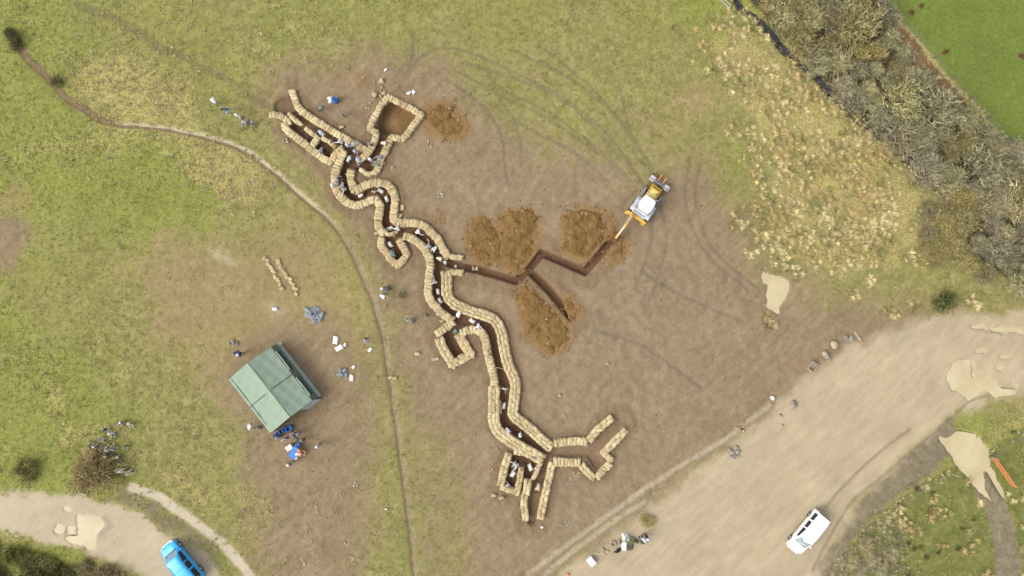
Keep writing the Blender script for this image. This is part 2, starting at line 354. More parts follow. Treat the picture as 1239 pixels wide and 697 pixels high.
straw = np.clip(area([(90,70),(150,55),(230,110),(240,180),(170,150),(110,130)], 4, 2) * .85 + area([(225,195),(270,180),(320,205),(325,240),(270,245)], 2, 1.5) * .95 + area([(0,170),(120,150),(190,180),(120,200),(0,205)], 3, 2) * .5
     + area([(20,8),(60,20),(50,40),(20,28)], 2, 1) * .6 + area(TUSSOCK, 3, 2.2) * .25 + .6 * area([(925,120),(1000,130),(1060,170),(1120,228),(1100,290),(1050,325),(990,330),(940,312),(915,280),(950,215)], 2.5, 2.5) + area([(845,40),(900,20),(940,60),(990,120),(960,170),(900,140)], 3, 2) * .45 + area([(150,25),(260,20),(420,30),(420,60),(280,70)], 4, 2) * .3 + .5 * sstep(.52, .7, n2) * sstep(.4, .6, n4) + stripe([(1064,-2),(1098,38),(1150,98),(1204,158)], .25, .2, .2), 0, 1)
past = area(PASTURE, .25, .15) * (1 - stripe([(1064,-2),(1098,38),(1150,98),(1204,158)], .25, .2, .2)); field = area(FIELD, .6, .5)
hedge = np.maximum(area(HEDGE, 1.0, .8), .9 * stripe([(1010,113),(1036,140),(1060,160),(1086,183),(1110,206)], .45, .35, .6)); rust = np.maximum(area(RUST, .5, .4), np.maximum(.55 * area([(420,85),(445,78),(462,95),(452,118),(428,115)], 1.2, 1), .4 * area([(330,100),(365,95),(375,118),(350,125)], 1, 1)))
ftrack = stripe(FTRACK, 1.2, .5, .5)
tyre = Zm()
for t in TYRES: tyre = np.maximum(tyre, stripe(t, .19, .22, .2) * (.5 + .9 * n2))
for t in RUTS: tyre = np.maximum(tyre, .5 * stripe(t, .12, .15, .2))
rutpale = Zm()
for t in RUTS: rutpale = np.maximum(rutpale, .55 * np.roll(stripe(t, .25, .2, .2), 3, 0))
dtrack = stripe(DARKTRACK, .5, .5, .6) * .7
path = stripe(PATH, .23, .18, .2) * (.9 + .2 * (n2 - .5)); plight = sstep(-41.5, -38, GX) * (1 - sstep(-22, -17, GX)); pdark = stripe(PATH, .33, .16, .25) * (1 - plight); path = path * (.42 + .5 * plight); pdark = pdark * .5 * (1 + 1.4 * (GX < -41)); pedge = stripe([(x - 3.5, y + 2) for x, y in PATH], .22, .18, .2)
rrut = Zm()
for t in ROADRUT: rrut = np.maximum(rrut, stripe(t, .14, .2, .2))
vergeR = area([(960,720),(1012,655),(1040,610),(1072,575),(1110,535),(1150,505),(1165,530),(1130,570),(1062,620),(1028,655),(1000,720)], 1.0, .9)
vergeL = area([(110,600),(160,592),(200,612),(240,645),(280,690),(262,690),(213,652),(160,622)], 1.3, 1.2) * .8
roadedge = area([(1010,432),(1060,406),(1120,388),(1180,378),(1239,380),(1239,392),(1180,396),(1100,408),(1040,432),(990,460)], .9, .8)
wet = np.clip(np.roll(sum(area(p, .7, .9, .3) for p in PUDDLES[3:7]), 5, 1) * .35 + .35 * area([(120,618),(135,625),(150,650),(140,665),(125,650)], .8, 1) , 0, 1)
pud = Zm(); rim_ = Zm()
for p in PUDDLES: pud = np.maximum(pud, area(smooth_line(p, 3, True), .22, .8)); rim_ = np.maximum(rim_, area(smooth_line(p, 3, True), .5, .8, .35))
# trenches
tz = Zm(); tdark = Zm(); near = Zm()
for pts, hw, dep, dk in FLOORS:
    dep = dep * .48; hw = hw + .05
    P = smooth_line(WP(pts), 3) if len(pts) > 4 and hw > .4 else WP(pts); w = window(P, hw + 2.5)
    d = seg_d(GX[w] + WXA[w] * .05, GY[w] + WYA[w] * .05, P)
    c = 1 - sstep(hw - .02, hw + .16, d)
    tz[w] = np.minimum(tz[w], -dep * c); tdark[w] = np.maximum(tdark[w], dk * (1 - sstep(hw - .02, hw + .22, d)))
    near[w] = np.maximum(near[w], 1 - sstep(hw + .9, hw + 2.3, d))
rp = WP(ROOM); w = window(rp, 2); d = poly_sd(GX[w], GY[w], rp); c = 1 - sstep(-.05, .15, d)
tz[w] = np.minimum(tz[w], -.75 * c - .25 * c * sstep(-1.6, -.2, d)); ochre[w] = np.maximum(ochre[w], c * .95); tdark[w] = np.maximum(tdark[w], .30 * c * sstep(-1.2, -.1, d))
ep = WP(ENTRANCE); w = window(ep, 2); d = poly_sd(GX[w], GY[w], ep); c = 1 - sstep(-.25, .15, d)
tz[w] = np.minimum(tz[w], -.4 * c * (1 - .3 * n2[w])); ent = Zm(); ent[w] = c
for p, a in [((356,105),16),((330,158),12),((487,106),12),((437,214),9),((575,445),10),((570,418),7),((608,600),8),((668,600),12)]:
    x0, y0 = W(*p); near = np.maximum(near, .8 * (1 - sstep(.2, 1, np.hypot(GX + WXA - x0, GY + WYA - y0) / (a * S))))
mud = np.maximum(mud, near); ditch = stripe(STREAM, .4, .35, .3)
GZ = (fbm(GX, GY, 18, 31, 2) - .5) * .25 * np.clip(1 - (mud + road), 0, 1) + (n3 - .5) * (.07 + .10 * mud * (1 - road) + .10 * near) * (1 - .7 * road) + (n2 - .5) * .10
GZ = GZ - .03 * tyre - .10 * path - .06 * pedge - .05 * rrut - .12 * ftrack * n2 - .02
GZ = GZ * (1 - np.clip(np.maximum(pud, rim_ * .5) + tdark, 0, 1)) + pud * -.2
GZ = GZ - .7 * ditch
GZ = np.where(tz < -.02, np.minimum(GZ, 0) * .6 + tz, GZ)
GZ = GZ + np.where(np.hypot(GX, GY) > 62, (fbm(GX, GY, 140, 41, 3) - .5) * np.clip((np.hypot(GX, GY) - 62) / 300, 0, 1) * 14, 0)
rgba = lambda a, b, c, d: np.stack([a, b, c, d], -1).reshape(-1, 4)
vi = np.arange(NX * NY).reshape(NY, NX)
faces = np.stack([vi[:-1, :-1], vi[:-1, 1:], vi[1:, 1:], vi[1:, :-1]], -1).reshape(-1, 4)
gme = mesh_np('ground', np.stack([GX, GY, GZ], -1).reshape(-1, 3), faces, True, cols={
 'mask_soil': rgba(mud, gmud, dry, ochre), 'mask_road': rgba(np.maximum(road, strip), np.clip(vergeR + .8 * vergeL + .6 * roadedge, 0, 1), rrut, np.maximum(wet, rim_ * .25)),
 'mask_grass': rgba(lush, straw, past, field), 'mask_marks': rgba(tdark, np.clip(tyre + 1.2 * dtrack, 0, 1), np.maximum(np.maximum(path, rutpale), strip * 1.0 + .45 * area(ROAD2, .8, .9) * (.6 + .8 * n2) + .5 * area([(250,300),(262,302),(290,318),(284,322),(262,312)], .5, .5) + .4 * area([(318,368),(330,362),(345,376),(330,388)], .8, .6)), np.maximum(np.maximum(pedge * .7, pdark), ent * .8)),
 'mask_far': rgba(hedge, rust, ftrack, near)})

def ground_material():
    m, nt, bs = newmat('ground_soil_and_grass'); N = nt.nodes; L = nt.links
    geo = N.new('ShaderNodeNewGeometry')
    def noise(scale, det=5, rough=.6, off=0, stretch=None):
        mp = N.new('ShaderNodeMapping'); mp.inputs['Location'].default_value = (off, off * 1.7, 0)
        L.new(geo.outputs['Position'], mp.inputs['Vector'])
        if stretch:
            mp.inputs['Rotation'].default_value = (0, 0, -stretch[1]); m2_ = N.new('ShaderNodeMapping'); m2_.inputs['Scale'].default_value = stretch[0]
            L.new(mp.outputs[0], m2_.inputs['Vector']); mp = m2_
        nz = N.new('ShaderNodeTexNoise'); nz.inputs['Scale'].default_value = scale; nz.inputs['Detail'].default_value = det; nz.inputs['Roughness'].default_value = rough
        L.new(mp.outputs[0], nz.inputs['Vector']); return nz.outputs['Fac']
    fine = noise(5.5, 5, .7); mid = noise(1.1, 5, .62, 5); big = noise(.22, 4, .6, 9); grit = noise(14, 3, .7, 3); streak = noise(.9, 5, .65, 2, ((.35, 1.5, 1), .75))
    def ramp(src, cols):
        r = N.new('ShaderNodeValToRGB'); e = r.color_ramp.elements
        while len(e) < len(cols): e.new(.5)
        for k, (p, c) in enumerate(cols): e[k].position = p; e[k].color = c
        L.new(src, r.inputs['Fac']); return r.outputs['Color']
    def mask(nm, ch):
        a = N.new('ShaderNodeAttribute'); a.attribute_name = nm
        if ch == 3: return a.outputs['Alpha']
        s = N.new('ShaderNodeSeparateColor'); L.new(a.outputs['Color'], s.inputs[0]); return s.outputs[ch]
    def mix(a, b, f, broken=0.0, nz=None, amt=1.0, sharp=.28):
        if broken:
            # break the soft edge up with noise
            ma = N.new('ShaderNodeMath'); ma.operation = 'SUBTRACT'; L.new(nz or fine, ma.inputs[0]); ma.inputs[1].default_value = .5
            mb = N.new('ShaderNodeMath'); mb.operation = 'MULTIPLY_ADD'; L.new(ma.outputs[0], mb.inputs[0]); mb.inputs[1].default_value = broken * 2; L.new(f, mb.inputs[2])
            mr = N.new('ShaderNodeMapRange'); mr.interpolation_type = 'SMOOTHSTEP'; L.new(mb.outputs[0], mr.inputs['Value'])
            mr.inputs['From Min'].default_value = sharp; mr.inputs['From Max'].default_value = 1 - sharp
            mm = N.new('ShaderNodeMath'); mm.operation = 'MULTIPLY'; L.new(mr.outputs[0], mm.inputs[0])
            cl = N.new('ShaderNodeMath'); cl.operation = 'MULTIPLY'; cl.use_clamp = True; L.new(f, cl.inputs[0]); cl.inputs[1].default_value = 4
            L.new(cl.outputs[0], mm.inputs[1]); f = mm.outputs[0]
        if amt != 1.0:
            k = N.new('ShaderNodeMath'); k.operation = 'MULTIPLY'; L.new(f, k.inputs[0]); k.inputs[1].default_value = amt; f = k.outputs[0]
        x = N.new('ShaderNodeMix'); x.data_type = 'RGBA'; L.new(f, x.inputs['Factor']); L.new(a, x.inputs['A']); L.new(b, x.inputs['B']); return x.outputs['Result']
    C = mix(ramp(mid, [(.28, alb(148,141,86)), (.5, alb(171,160,104)), (.72, alb(194,179,126))]), ramp(mid, [(.28, alb(140,142,76)), (.5, alb(164,161,91)), (.72, alb(186,179,112))]), big)
    C = mix(C, ramp(fine, [(.3, alb(136,143,68)), (.5, alb(160,163,84)), (.7, alb(186,184,108))]), mask('mask_grass', 0), .3, mid, 1.0, .08)
    C = mix(C, ramp(fine, [(.3, alb(164,150,80)), (.5, alb(200,184,114)), (.7, alb(230,214,152))]), mask('mask_grass', 1), .5, fine)
    C = mix(C, ramp(fine, [(.25, alb(118,132,58)), (.5, alb(130,145,68)), (.75, alb(143,156,80))]), mask('mask_grass', 2))
    C = mix(C, ramp(mid, [(.25, alb(112,117,62)), (.5, alb(138,140,78)), (.75, alb(164,160,98))]), mask('mask_grass', 3), .3)
    C = mix(C, ramp(mid, [(.25, alb(168,142,98)), (.5, alb(188,161,116)), (.75, alb(202,176,130))]), mask('mask_soil', 2), .4, mid, .62, .06)
    MU = ramp(streak, [(.22, alb(148,126,99)), (.5, alb(168,145,115)), (.78, alb(185,162,131))])
    MU = mix(MU, ramp(mid, [(.3, alb(149,129,102)), (.5, alb(167,147,117)), (.7, alb(185,165,135))]), mask('mask_soil', 1), 0, None, .6)
    C = mix(C, MU, mask('mask_soil', 0), .32, mid, 1.0, .06)
    C = mix(C, ramp(fine, [(.25, alb(126,104,78)), (.5, alb(152,128,98)), (.75, alb(174,150,118))]), mask('mask_far', 3), .5, mid, .7)
    C = mix(C, ramp(mid, [(.25, alb(132,118,98)), (.5, alb(152,138,112)), (.75, alb(170,156,128))]), mask('mask_road', 1), .35, mid)
    C = mix(C, ramp(streak, [(.25, alb(196,176,143)), (.5, alb(209,190,156)), (.75, alb(221,203,170))]), mask('mask_road', 0), .2, mid, 1.0, .12)
    C = mix(C, ramp(fine, [(.3, alb(128,110,88)), (.7, alb(160,140,115))]), mask('mask_road', 2), 0, None, .6)
    C = mix(C, ramp(fine, [(.3, alb(128,120,108)), (.7, alb(165,156,140))]), mask('mask_road', 3), .3, mid, .8)
    C = mix(C, ramp(mid, [(.3, alb(140,126,104)), (.7, alb(172,156,132))]), mask('mask_far', 2), .25, mid, .9)
    C = mix(C, ramp(fine, [(.3, alb(84,74,54)), (.7, alb(118,106,78))]), mask('mask_far', 0), .3, mid)
    C = mix(C, ramp(fine, [(.3, alb(134,106,72)), (.7, alb(166,140,100))]), mask('mask_far', 1), .3, fine)
    C = mix(C, ramp(fine, [(.25, alb(142,110,70)), (.5, alb(162,130,86)), (.75, alb(184,152,108))]), mask('mask_soil', 3), .3, fine, 1.0, .15)
    C = mix(C, ramp(fine, [(.3, alb(112,100,84)), (.7, alb(140,126,106))]), mask('mask_marks', 1), .15, mid, .40)
    C = mix(C, ramp(fine, [(.3, alb(214,197,166)), (.7, alb(244,231,203))]), mask('mask_marks', 2), 0, None, .85)
    C = mix(C, ramp(fine, [(.3, alb(124,100,78)), (.7, alb(160,132,106))]), mask('mask_marks', 3), .12, fine, .85)
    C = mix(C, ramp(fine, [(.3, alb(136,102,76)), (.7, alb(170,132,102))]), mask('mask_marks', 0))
    # fine grain
    mott = noise(2.7, 3, .6, 13); ms = N.new('ShaderNodeMapRange'); L.new(mott, ms.inputs['Value']); ms.inputs['From Min'].default_value = .28; ms.inputs['From Max'].default_value = .72
    ms.inputs['To Min'].default_value = .82; ms.inputs['To Max'].default_value = 1.18
    one = N.new('ShaderNodeMix'); one.data_type = 'FLOAT'; rd = mask('mask_road', 0); L.new(rd, one.inputs['Factor']); L.new(ms.outputs[0], one.inputs['A']); one.inputs['B'].default_value = 1.0
    one2 = N.new('ShaderNodeMix'); one2.data_type = 'FLOAT'; sd = mask('mask_soil', 0); sh = N.new('ShaderNodeMath'); sh.operation = 'MULTIPLY'; L.new(sd, sh.inputs[0]); sh.inputs[1].default_value = .45
    L.new(sh.outputs[0], one2.inputs['Factor']); L.new(one.outputs['Result'], one2.inputs['A']); one2.inputs['B'].default_value = 1.0
    hs = N.new('ShaderNodeHueSaturation'); mr = N.new('ShaderNodeMapRange'); L.new(grit, mr.inputs['Value'])
    mr.inputs['From Min'].default_value = .25; mr.inputs['From Max'].default_value = .75; mr.inputs['To Min'].default_value = .84; mr.inputs['To Max'].default_value = 1.16
    mr2 = N.new('ShaderNodeMapRange'); L.new(big, mr2.inputs['Value']); mr2.inputs['From Min'].default_value = .3; mr2.inputs['From Max'].default_value = .7
    mr2.inputs['To Min'].default_value = .91; mr2.inputs['To Max'].default_value = 1.09
    mm = N.new('ShaderNodeMath'); mm.operation = 'MULTIPLY'; L.new(mr.outputs[0], mm.inputs[0]); L.new(mr2.outputs[0], mm.inputs[1])
    m3 = N.new('ShaderNodeMath'); m3.operation = 'MULTIPLY'; L.new(mm.outputs[0], m3.inputs[0]); L.new(one2.outputs['Result'], m3.inputs[1]); L.new(m3.outputs[0], hs.inputs['Value']); L.new(C, hs.inputs['Color']); L.new(hs.outputs[0], bs.inputs['Base Color'])
    bs.inputs['Roughness'].default_value = .95; setspec(bs, .12)
    b = N.new('ShaderNodeBump'); b.inputs['Strength'].default_value = .55; b.inputs['Distance'].default_value = .06; L.new(fine, b.inputs['Height']); L.new(b.outputs[0], bs.inputs['Normal'])
    return m
ground = link('ground', gme, None, ground_material()); tag(ground, 'worn grass and mud ground cut by trenches, tracks and gravel roads', None, None, 'structure')
def gi(x, y): return min(max(int(np.searchsorted(ys, y)), 0), NY - 1), min(max(int(np.searchsorted(xs, x)), 0), NX - 1)
def gz(x, y):
    j, i = gi(x, y); return float(GZ[j, i])
def gzmax(x, y, r=.2):
    return max(gz(x + dx, y + dy) for dx in (-r, 0, r) for dy in (-r, 0, r))

# muddy puddles and the stream
M['puddle'] = noisy('muddy_water', alb(236, 219, 176), alb(220, 202, 160), .5, .28, .2)
M['stream'] = noisy('dark_stream_water', alb(96, 96, 104), alb(62, 62, 66), 2, .25, .3)
names = ['pale muddy puddle where the bare ground meets the tussocks','large heart shaped puddle beside the gravel road bend','long fan shaped puddle across the field gateway','broad pale puddle in the lower track','round puddle in the lower track','second round puddle in the lower track','sliver of puddle on the upper edge of the lower track','oval puddle near the gravel road bend','oblong puddle near the gravel road bend','tiny puddle above the heart shaped one','thin streak of water on the outer edge of the road bend']
for kp, (p, nm) in enumerate(zip(PUDDLES, names)):
    pts = WP(smooth_line(p, 3, True)); cx = sum(a for a, b in pts) / len(pts); cy = sum(b for a, b in pts) / len(pts)
    bm = bmesh.new(); vs = [bm.verts.new((cx + (a - cx) * 1.0 + np.sign(a - cx) * (.35 if len(p) > 8 else .12), cy + (b - cy) * 1.0 + np.sign(b - cy) * (.35 if len(p) > 8 else .12), -.05 - .004 * kp)) for a, b in pts]
    f = bm.faces.new(vs); bmesh.ops.triangulate(bm, faces=[f])
    for f in bm.faces:
        if f.normal.z < 0: f.normal_flip()
    tag(link('puddle', bm_mesh('puddle', bm, recalc=False), None, M['puddle']), nm, None, None, 'structure')
STREAMW = sp = smooth_line(WP(STREAM), 4); vv, ff = [], []
for k, p in enumerate(sp):
    wd_ = .34 + .16 * math.sin(k * 1.7) * math.sin(k * .7 + 1); a, b = np.array(sp[max(k - 1, 0)]), np.array(sp[min(k + 1, len(sp) - 1)]); t = (b - a) / np.linalg.norm(b - a)
    vv += [(p[0] - t[1] * wd_, p[1] + t[0] * wd_, -.5), (p[0] + t[1] * wd_, p[1] - t[0] * wd_, -.5)]
    if k: ff.append((2 * k - 2, 2 * k - 1, 2 * k + 1, 2 * k))
tag(link('stream_water', mesh_np('stream_water', vv, ff), None, M['stream']), 'narrow dark stream along the foot of the thicket', None, None, 'structure')

# spoil heaps, each its own mound of loose soil
M['spoil'] = noisy('loose_ochre_soil', alb(160, 126, 78), alb(130, 101, 60), 1.3, .97, .1, 0, .9, .05, 7)
clodv, clodf, clodc = [], [], []
def clod(x, y, z, r, c):
    b = len(clodv); 
    for k in range(6):
        d = [(1,0,0),(-1,0,0),(0,1,0),(0,-1,0),(0,0,1),(0,0,-1)][k]; s = r * random.uniform(.6, 1.2)
        clodv.append((x + d[0] * s + random.uniform(-r, r) * .3, y + d[1] * s + random.uniform(-r, r) * .3, z + d[2] * s * .7)); clodc.append(c)
    for t in [(0,2,4),(2,1,4),(1,3,4),(3,0,4),(2,0,5),(1,2,5),(3,1,5),(0,3,5)]: clodf.append([b + q for q in t])
for hp, hh, lab in HEAPS:
    pts = WP(smooth_line(hp, 3, True)); cx = sum(a for a, b in pts) / len(pts); cy = sum(b for a, b in pts) / len(pts)
    x0, x1, y0, y1 = min(a for a, b in pts) - .5, max(a for a, b in pts) + .5, min(b for a, b in pts) - .5, max(b for a, b in pts) + .5
    ax, ay = np.arange(x0, x1, .1), np.arange(y0, y1, .1); X, Y = np.meshgrid(ax, ay)
    d = poly_sd(X + (fbm(X, Y, 1.1, 51, 4) - .5) * 1.7, Y + (fbm(X, Y, 1.1, 52, 4) - .5) * 1.7, pts)
    prof = 1 - np.exp(-np.clip(-d, 0, 9) / 1.5); hh *= .72
    H = hh * prof * (.65 + .7 * fbm(X, Y, 1.5, 53, 3)) + (fbm(X, Y, .5, 54, 3) - .5) * .24 * sstep(0, .4, -d) + (fbm(X, Y, .22, 58, 2) - .5) * .16 * sstep(0, .3, -d) - .08
    keep = (d < .12); vid = -np.ones(X.shape, int); vid[keep] = np.arange(keep.sum())
    q = np.stack([vid[:-1, :-1], vid[:-1, 1:], vid[1:, 1:], vid[1:, :-1]], -1).reshape(-1, 4); q = q[(q >= 0).all(1)]
    V = np.stack([X[keep] - cx, Y[keep] - cy, np.where(d[keep] > 0, -.12, H[keep])], -1)
    tag(link('spoil_heap', mesh_np('spoil_heap', V, q, True), None, M['spoil'], (cx, cy, 0)), lab, 'spoil heap', 'spoil heaps of dug earth')
    for _ in range(int(keep.sum() * .075)):
        j, i = random.randrange(X.shape[0]), random.randrange(X.shape[1])
        if d[j, i] < .55:
            k = random.random(); c = alb(205, 178, 135) if k > .93 else alb(172, 136, 90) if k > .4 else alb(136, 105, 68)
            clod(X[j, i], Y[j, i], max(H[j, i], .0) + .02, random.uniform(.04, .13) * (1.3 if k > .9 else 1), c)

# ------------------------------------------------------------------ sandbags
def bag_mesh(seed, L=.72, Wd=.36, H=.17):
    r = np.random.default_rng(seed); nu, nv = 9, 6
    V, F = [], []
    for side in (1, -1):
        for j in range(nv):
            for i in range(nu):
                u, v = -1 + 2 * i / (nu - 1), -1 + 2 * j / (nv - 1)
                t = (max(1 - abs(u) ** 3.5, 0) * max(1 - abs(v) ** 2.6, 0)) ** .5
                ed = 1 + .06 * (abs(u) ** 4) * (abs(v) ** 4) - .07 * (1 - abs(u) ** 2) * (abs(v) > .99) * 0
                V.append([u * L / 2 * ed * (1 - .05 * v * v), v * Wd / 2 * ed * (1 - .10 * abs(u) ** 3), side * (H / 2) * (.06 + .94 * t)])
    V = np.array(V); n = nu * nv
    bumps = r.random((5, 3))
    for bx, by, bs_ in bumps:
        V[:n, 2] += .035 * (bs_ - .4) * np.exp(-(((V[:n, 0] / L + .5 - bx) / .25) ** 2 + ((V[:n, 1] / Wd + .5 - by) / .35) ** 2))
    V[:, 0] += .03 * np.sin(V[:, 1] * 9 + r.random() * 6); V[:, 1] += .025 * np.sin(V[:, 0] * 6 + r.random() * 6)
    for j in range(nv - 1):
        for i in range(nu - 1):
            a = j * nu + i; F.append([a, a + 1, a + nu + 1, a + nu]); a += n; F.append([a, a + nu, a + nu + 1, a + 1])
    ring = [i for i in range(nu)] + [j * nu + nu - 1 for j in range(1, nv)] + [(nv - 1) * nu + i for i in range(nu - 2, -1, -1)] + [j * nu for j in range(nv - 2, 0, -1)]
    for a, b in zip(ring, ring[1:] + ring[:1]): F.append([a, a + n, b + n, b])
    return V, np.array(F)
BAGS = [bag_mesh(100 + k) for k in range(7)]
BAGME = []
for k, (V, F) in enumerate(BAGS):
    me = mesh_np('sandbag', V, F, True, extra={'tone': np.full(len(V), k * .137)}); me.materials.append(M['bag']); BAGME.append(me)
STUFFV, STUFFF, STUFFT = [], [], []; stuff_n = 0; nind = 0
def place_bag(x, y, z, ang, L=.72, Wd=.36, H=.17, tilt=0.0, label=None, group=None, cat='sandbag', name='sandbag', mat=None):
    """label -> an object of its own; else into the mass"""
    global stuff_n, nind
    k = random.randrange(7); sx, sy, sz = L / .72, Wd / .36, H / .17
    if label:
        o = bpy.data.objects.new(name, BAGME[k]); COL.objects.link(o); nind += 1
        o.location = (x, y, z); o.rotation_euler = (random.uniform(-.06, .06), tilt, ang); o.scale = (sx, sy, sz)
        if mat: o.material_slots[0].link = 'OBJECT'; o.material_slots[0].material = mat
        return tag(o, label, cat, group)
    V, F = BAGS[k]; c, s = math.cos(ang), math.sin(ang); P = V * [sx, sy, sz]; P[:, 2] += tilt * P[:, 0]
    STUFFV.append(np.stack([P[:, 0] * c - P[:, 1] * s + x, P[:, 0] * s + P[:, 1] * c + y, P[:, 2] + z], -1)); STUFFF.append(F + stuff_n); stuff_n += len(V)
    STUFFT.append(np.full(len(V), random.random()))
RUNS = [  # (points, width px, style, label of its top bags or None)
 ([(354,110),(358,122),(364,133),(377,143),(390,151),(404,160),(420,169),(434,177),(444,183)], 9, 'H', None),
 ([(327,139),(338,140),(349,146)], 8, 'H', None),
 ([(352,147),(345,154),(356,164),(369,174),(382,185),(399,196),(407,187),(415,180)], 9, 'H', None),
 ([(349,138),(357,144),(364,150)], 4, 'L1', None), ([(352,142),(360,148)], 4, 'L1', None),
 ([(370,156),(378,162),(386,168)], 5, 'L1', None), ([(385,168),(380,175),(377,181)], 8, 'H', None), ([(391,168),(400,172),(404,176)], 5, 'L1', None),
 ([(417,183),(410,199),(406,214),(407,228),(413,238),(422,246),(433,249),(444,245),(455,242),(460,249),(459,260),(458,272),(461,279),(466,283)], 10, 'H', None),
 ([(466,282),(472,284),(477,282)], 4, 'L1', None),
 ([(426,206),(425,214),(427,224),(431,231),(440,226),(451,222),(464,222),(473,227),(478,238),(478,252),(477,266),(487,270),(501,270),(512,273),(522,281),(530,290),(537,302),(543,312)], 10, 'H', 'cream sandbag laid crosswise on the north-east parapet of the winding trench'),
 ([(447,184),(440,191),(434,196)], 8, 'H', None), ([(436,205),(446,211),(456,209)], 5, 'L1', None),
 ([(468,181),(462,192),(459,202),(454,210)], 8, 'H', None),
 ([(469,119),(462,127),(457,136),(451,148),(448,157),(456,161),(454,171),(448,183),(443,190)], 8, 'H2', None),
 ([(469,118),(482,124),(496,131),(510,139),(503,149),(496,159),(488,169),(474,167),(468,180)], 8, 'H2', None),
 ([(463,288),(461,296),(468,306),(475,316),(482,321),(488,315),(493,308),(488,298),(483,291)], 9, 'H2', 'cream sandbag on the rim of the small U-shaped bay off the winding trench'),
 ([(489,286),(499,289),(510,297),(517,306),(521,317),(520,331),(519,345),(518,354),(522,364),(529,373),(539,382),(548,388)], 10, 'H', 'cream sandbag laid crosswise on the south-west parapet of the middle trench'),
 ([(546,311),(559,312)], 7, 'H', 'short sandbag in the stub wall above the mouth of the unlined new trench'), ([(546,329),(559,330)], 8, 'H', 'short sandbag in the stub wall below the mouth of the unlined new trench'),
 ([(540,328),(541,340),(541,354),(546,364),(557,371),(572,377),(588,382),(600,389),(607,403),(610,421),(615,441),(622,457),(624,468)], 13, 'L3', 'tan sandbag in the triple row along the north-east side of the lower trench'),
 ([(549,389),(539,397),(529,404)], 10, 'H', 'tan sandbag on the upper edge of the V-shaped bay'),
 ([(531,409),(539,426),(548,440),(560,434),(569,429),(562,416),(556,406)], 11, 'L2', 'tan sandbag in the double row round the V-shaped bay'),
 ([(558,403),(570,399),(581,401),(587,410),(590,426),(594,442),(598,457),(598,466)], 10, 'H', None),
 ([(624,468),(622,486),(621,501),(632,511),(644,521),(656,532),(666,540)], 13, 'L3', None),
 ([(671,536),(685,534),(698,533),(710,534)], 10, 'H', None), ([(712,533),(722,520),(739,506)], 9, 'L2', None),
 ([(598,467),(598,488),(598,508),(603,521),(615,531),(629,540),(645,549),(655,555)], 14, 'L3', None),
 ([(757,520),(743,534),(730,548)], 9, 'L2', None), ([(731,549),(740,556)], 8, 'H', None), ([(738,560),(730,568),(722,577)], 9, 'H', None),
 ([(719,578),(711,571),(704,563)], 9, 'L2', None), ([(702,559),(686,559),(671,558)], 11, 'H', None), ([(668,559),(664,579),(659,600),(654,625)], 9, 'L2', None),
 ([(616,548),(611,564),(606,585)], 9, 'L2', None), ([(606,589),(616,592),(625,594)], 6, 'L1', None),
 ([(631,565),(629,580),(625,596)], 7, 'L2', None), ([(639,579),(637,595)], 9, 'L2', None), ([(635,596),(634,610),(636,627)], 8, 'L2', None),
 ([(623,546),(640,550)], 6, 'H', None), ([(654,559),(650,568),(646,577)], 5, 'L1', None), ([(649,551),(655,556)], 5, 'L1', None),
]
def along(pts, step):
    out = []; carry = 0.0
    for (ax, ay), (bx, by) in zip(pts, pts[1:]):
        L = math.hypot(bx - ax, by - ay); t = carry
        while t < L:
            out.append((ax + (bx - ax) * t / L, ay + (by - ay) * t / L)); t += step
        carry = t - L
    return out
for pts, wpx, style, lab in RUNS:
    P = [np.array(p) for p in WP(pts)]
    sm = smooth_line(WP(pts), 4) if style in ('H', 'L3') and len(pts) > 3 else WP(pts)
    wd = wpx * S * .93; rows = {'H': 1, 'H2': 1, 'L1': 1, 'L2': 2, 'L3': 3}[style]; cross = style[0] == 'H'
    for lev in range(3):
        top = lev == 2; step = (.335 if cross else .64) * (1.0 if top else 1.08)
        if not cross: step *= 1.0
        for row in range(rows):
            off = (row - (rows - 1) / 2) * wd / rows
            # offset line
            A = np.array(sm); T = np.gradient(A, axis=0); T /= np.linalg.norm(T, axis=1)[:, None] + 1e-9
            line = A + np.stack([-T[:, 1], T[:, 0]], -1) * off
            q = along([tuple(a) for a in line], .05)
            n = max(1, int(round(len(q) * .05 / step)))
            for b in range(n):
                f = (b + .5 + (.3 if (lev + row) % 2 else 0)) / n
                k = min(int(f * len(q)), len(q) - 1); k0, k1 = max(k - 4, 0), min(k + 4, len(q) - 1)
                if k1 == k0: continue
                ang = math.atan2(q[k1][1] - q[k0][1], q[k1][0] - q[k0][0]); x, y = q[k]
                z = .07 + lev * .115 + random.uniform(-.02, .035)
                sp = len(q) * .05 / n
                if cross:
                    place_bag(x + random.gauss(0, .02), y + random.gauss(0, .02), z, ang + math.pi / 2 + random.gauss(0, .13), wd * random.uniform(.88, 1.1), sp * random.uniform(1.06, 1.34), .19 if top else .17, random.gauss(0, .05), lab if top else None, ('sandbags: ' + lab) if lab else None)
                else:
                    place_bag(x + random.gauss(0, .015), y + random.gauss(0, .015), z, ang + random.gauss(0, .07), sp * random.uniform(.98, 1.16), wd / rows * 1.16, .19 if top else .17, random.gauss(0, .03), lab if top else None, ('sandbags: ' + lab) if lab else None)
# loose rows laid out on the grass
for pts, lab in [([(321,313),(327,322),(333,333),(338,343),(344,352)], 'small pale sandbag in the western of two loose rows on the grass'), ([(336,315),(340,324),(346,331),(352,340),(357,350),(360,354)], 'small pale sandbag in the eastern of two loose rows on the grass')]:
    for x, y in along(WP(pts), .30):
        x += random.gauss(0, .08); y += random.gauss(0, .08)
        place_bag(x, y, gzmax(x, y) + .07, random.uniform(0, 3.1), .46, .36, .2, 0, lab, 'sandbags: ' + lab)
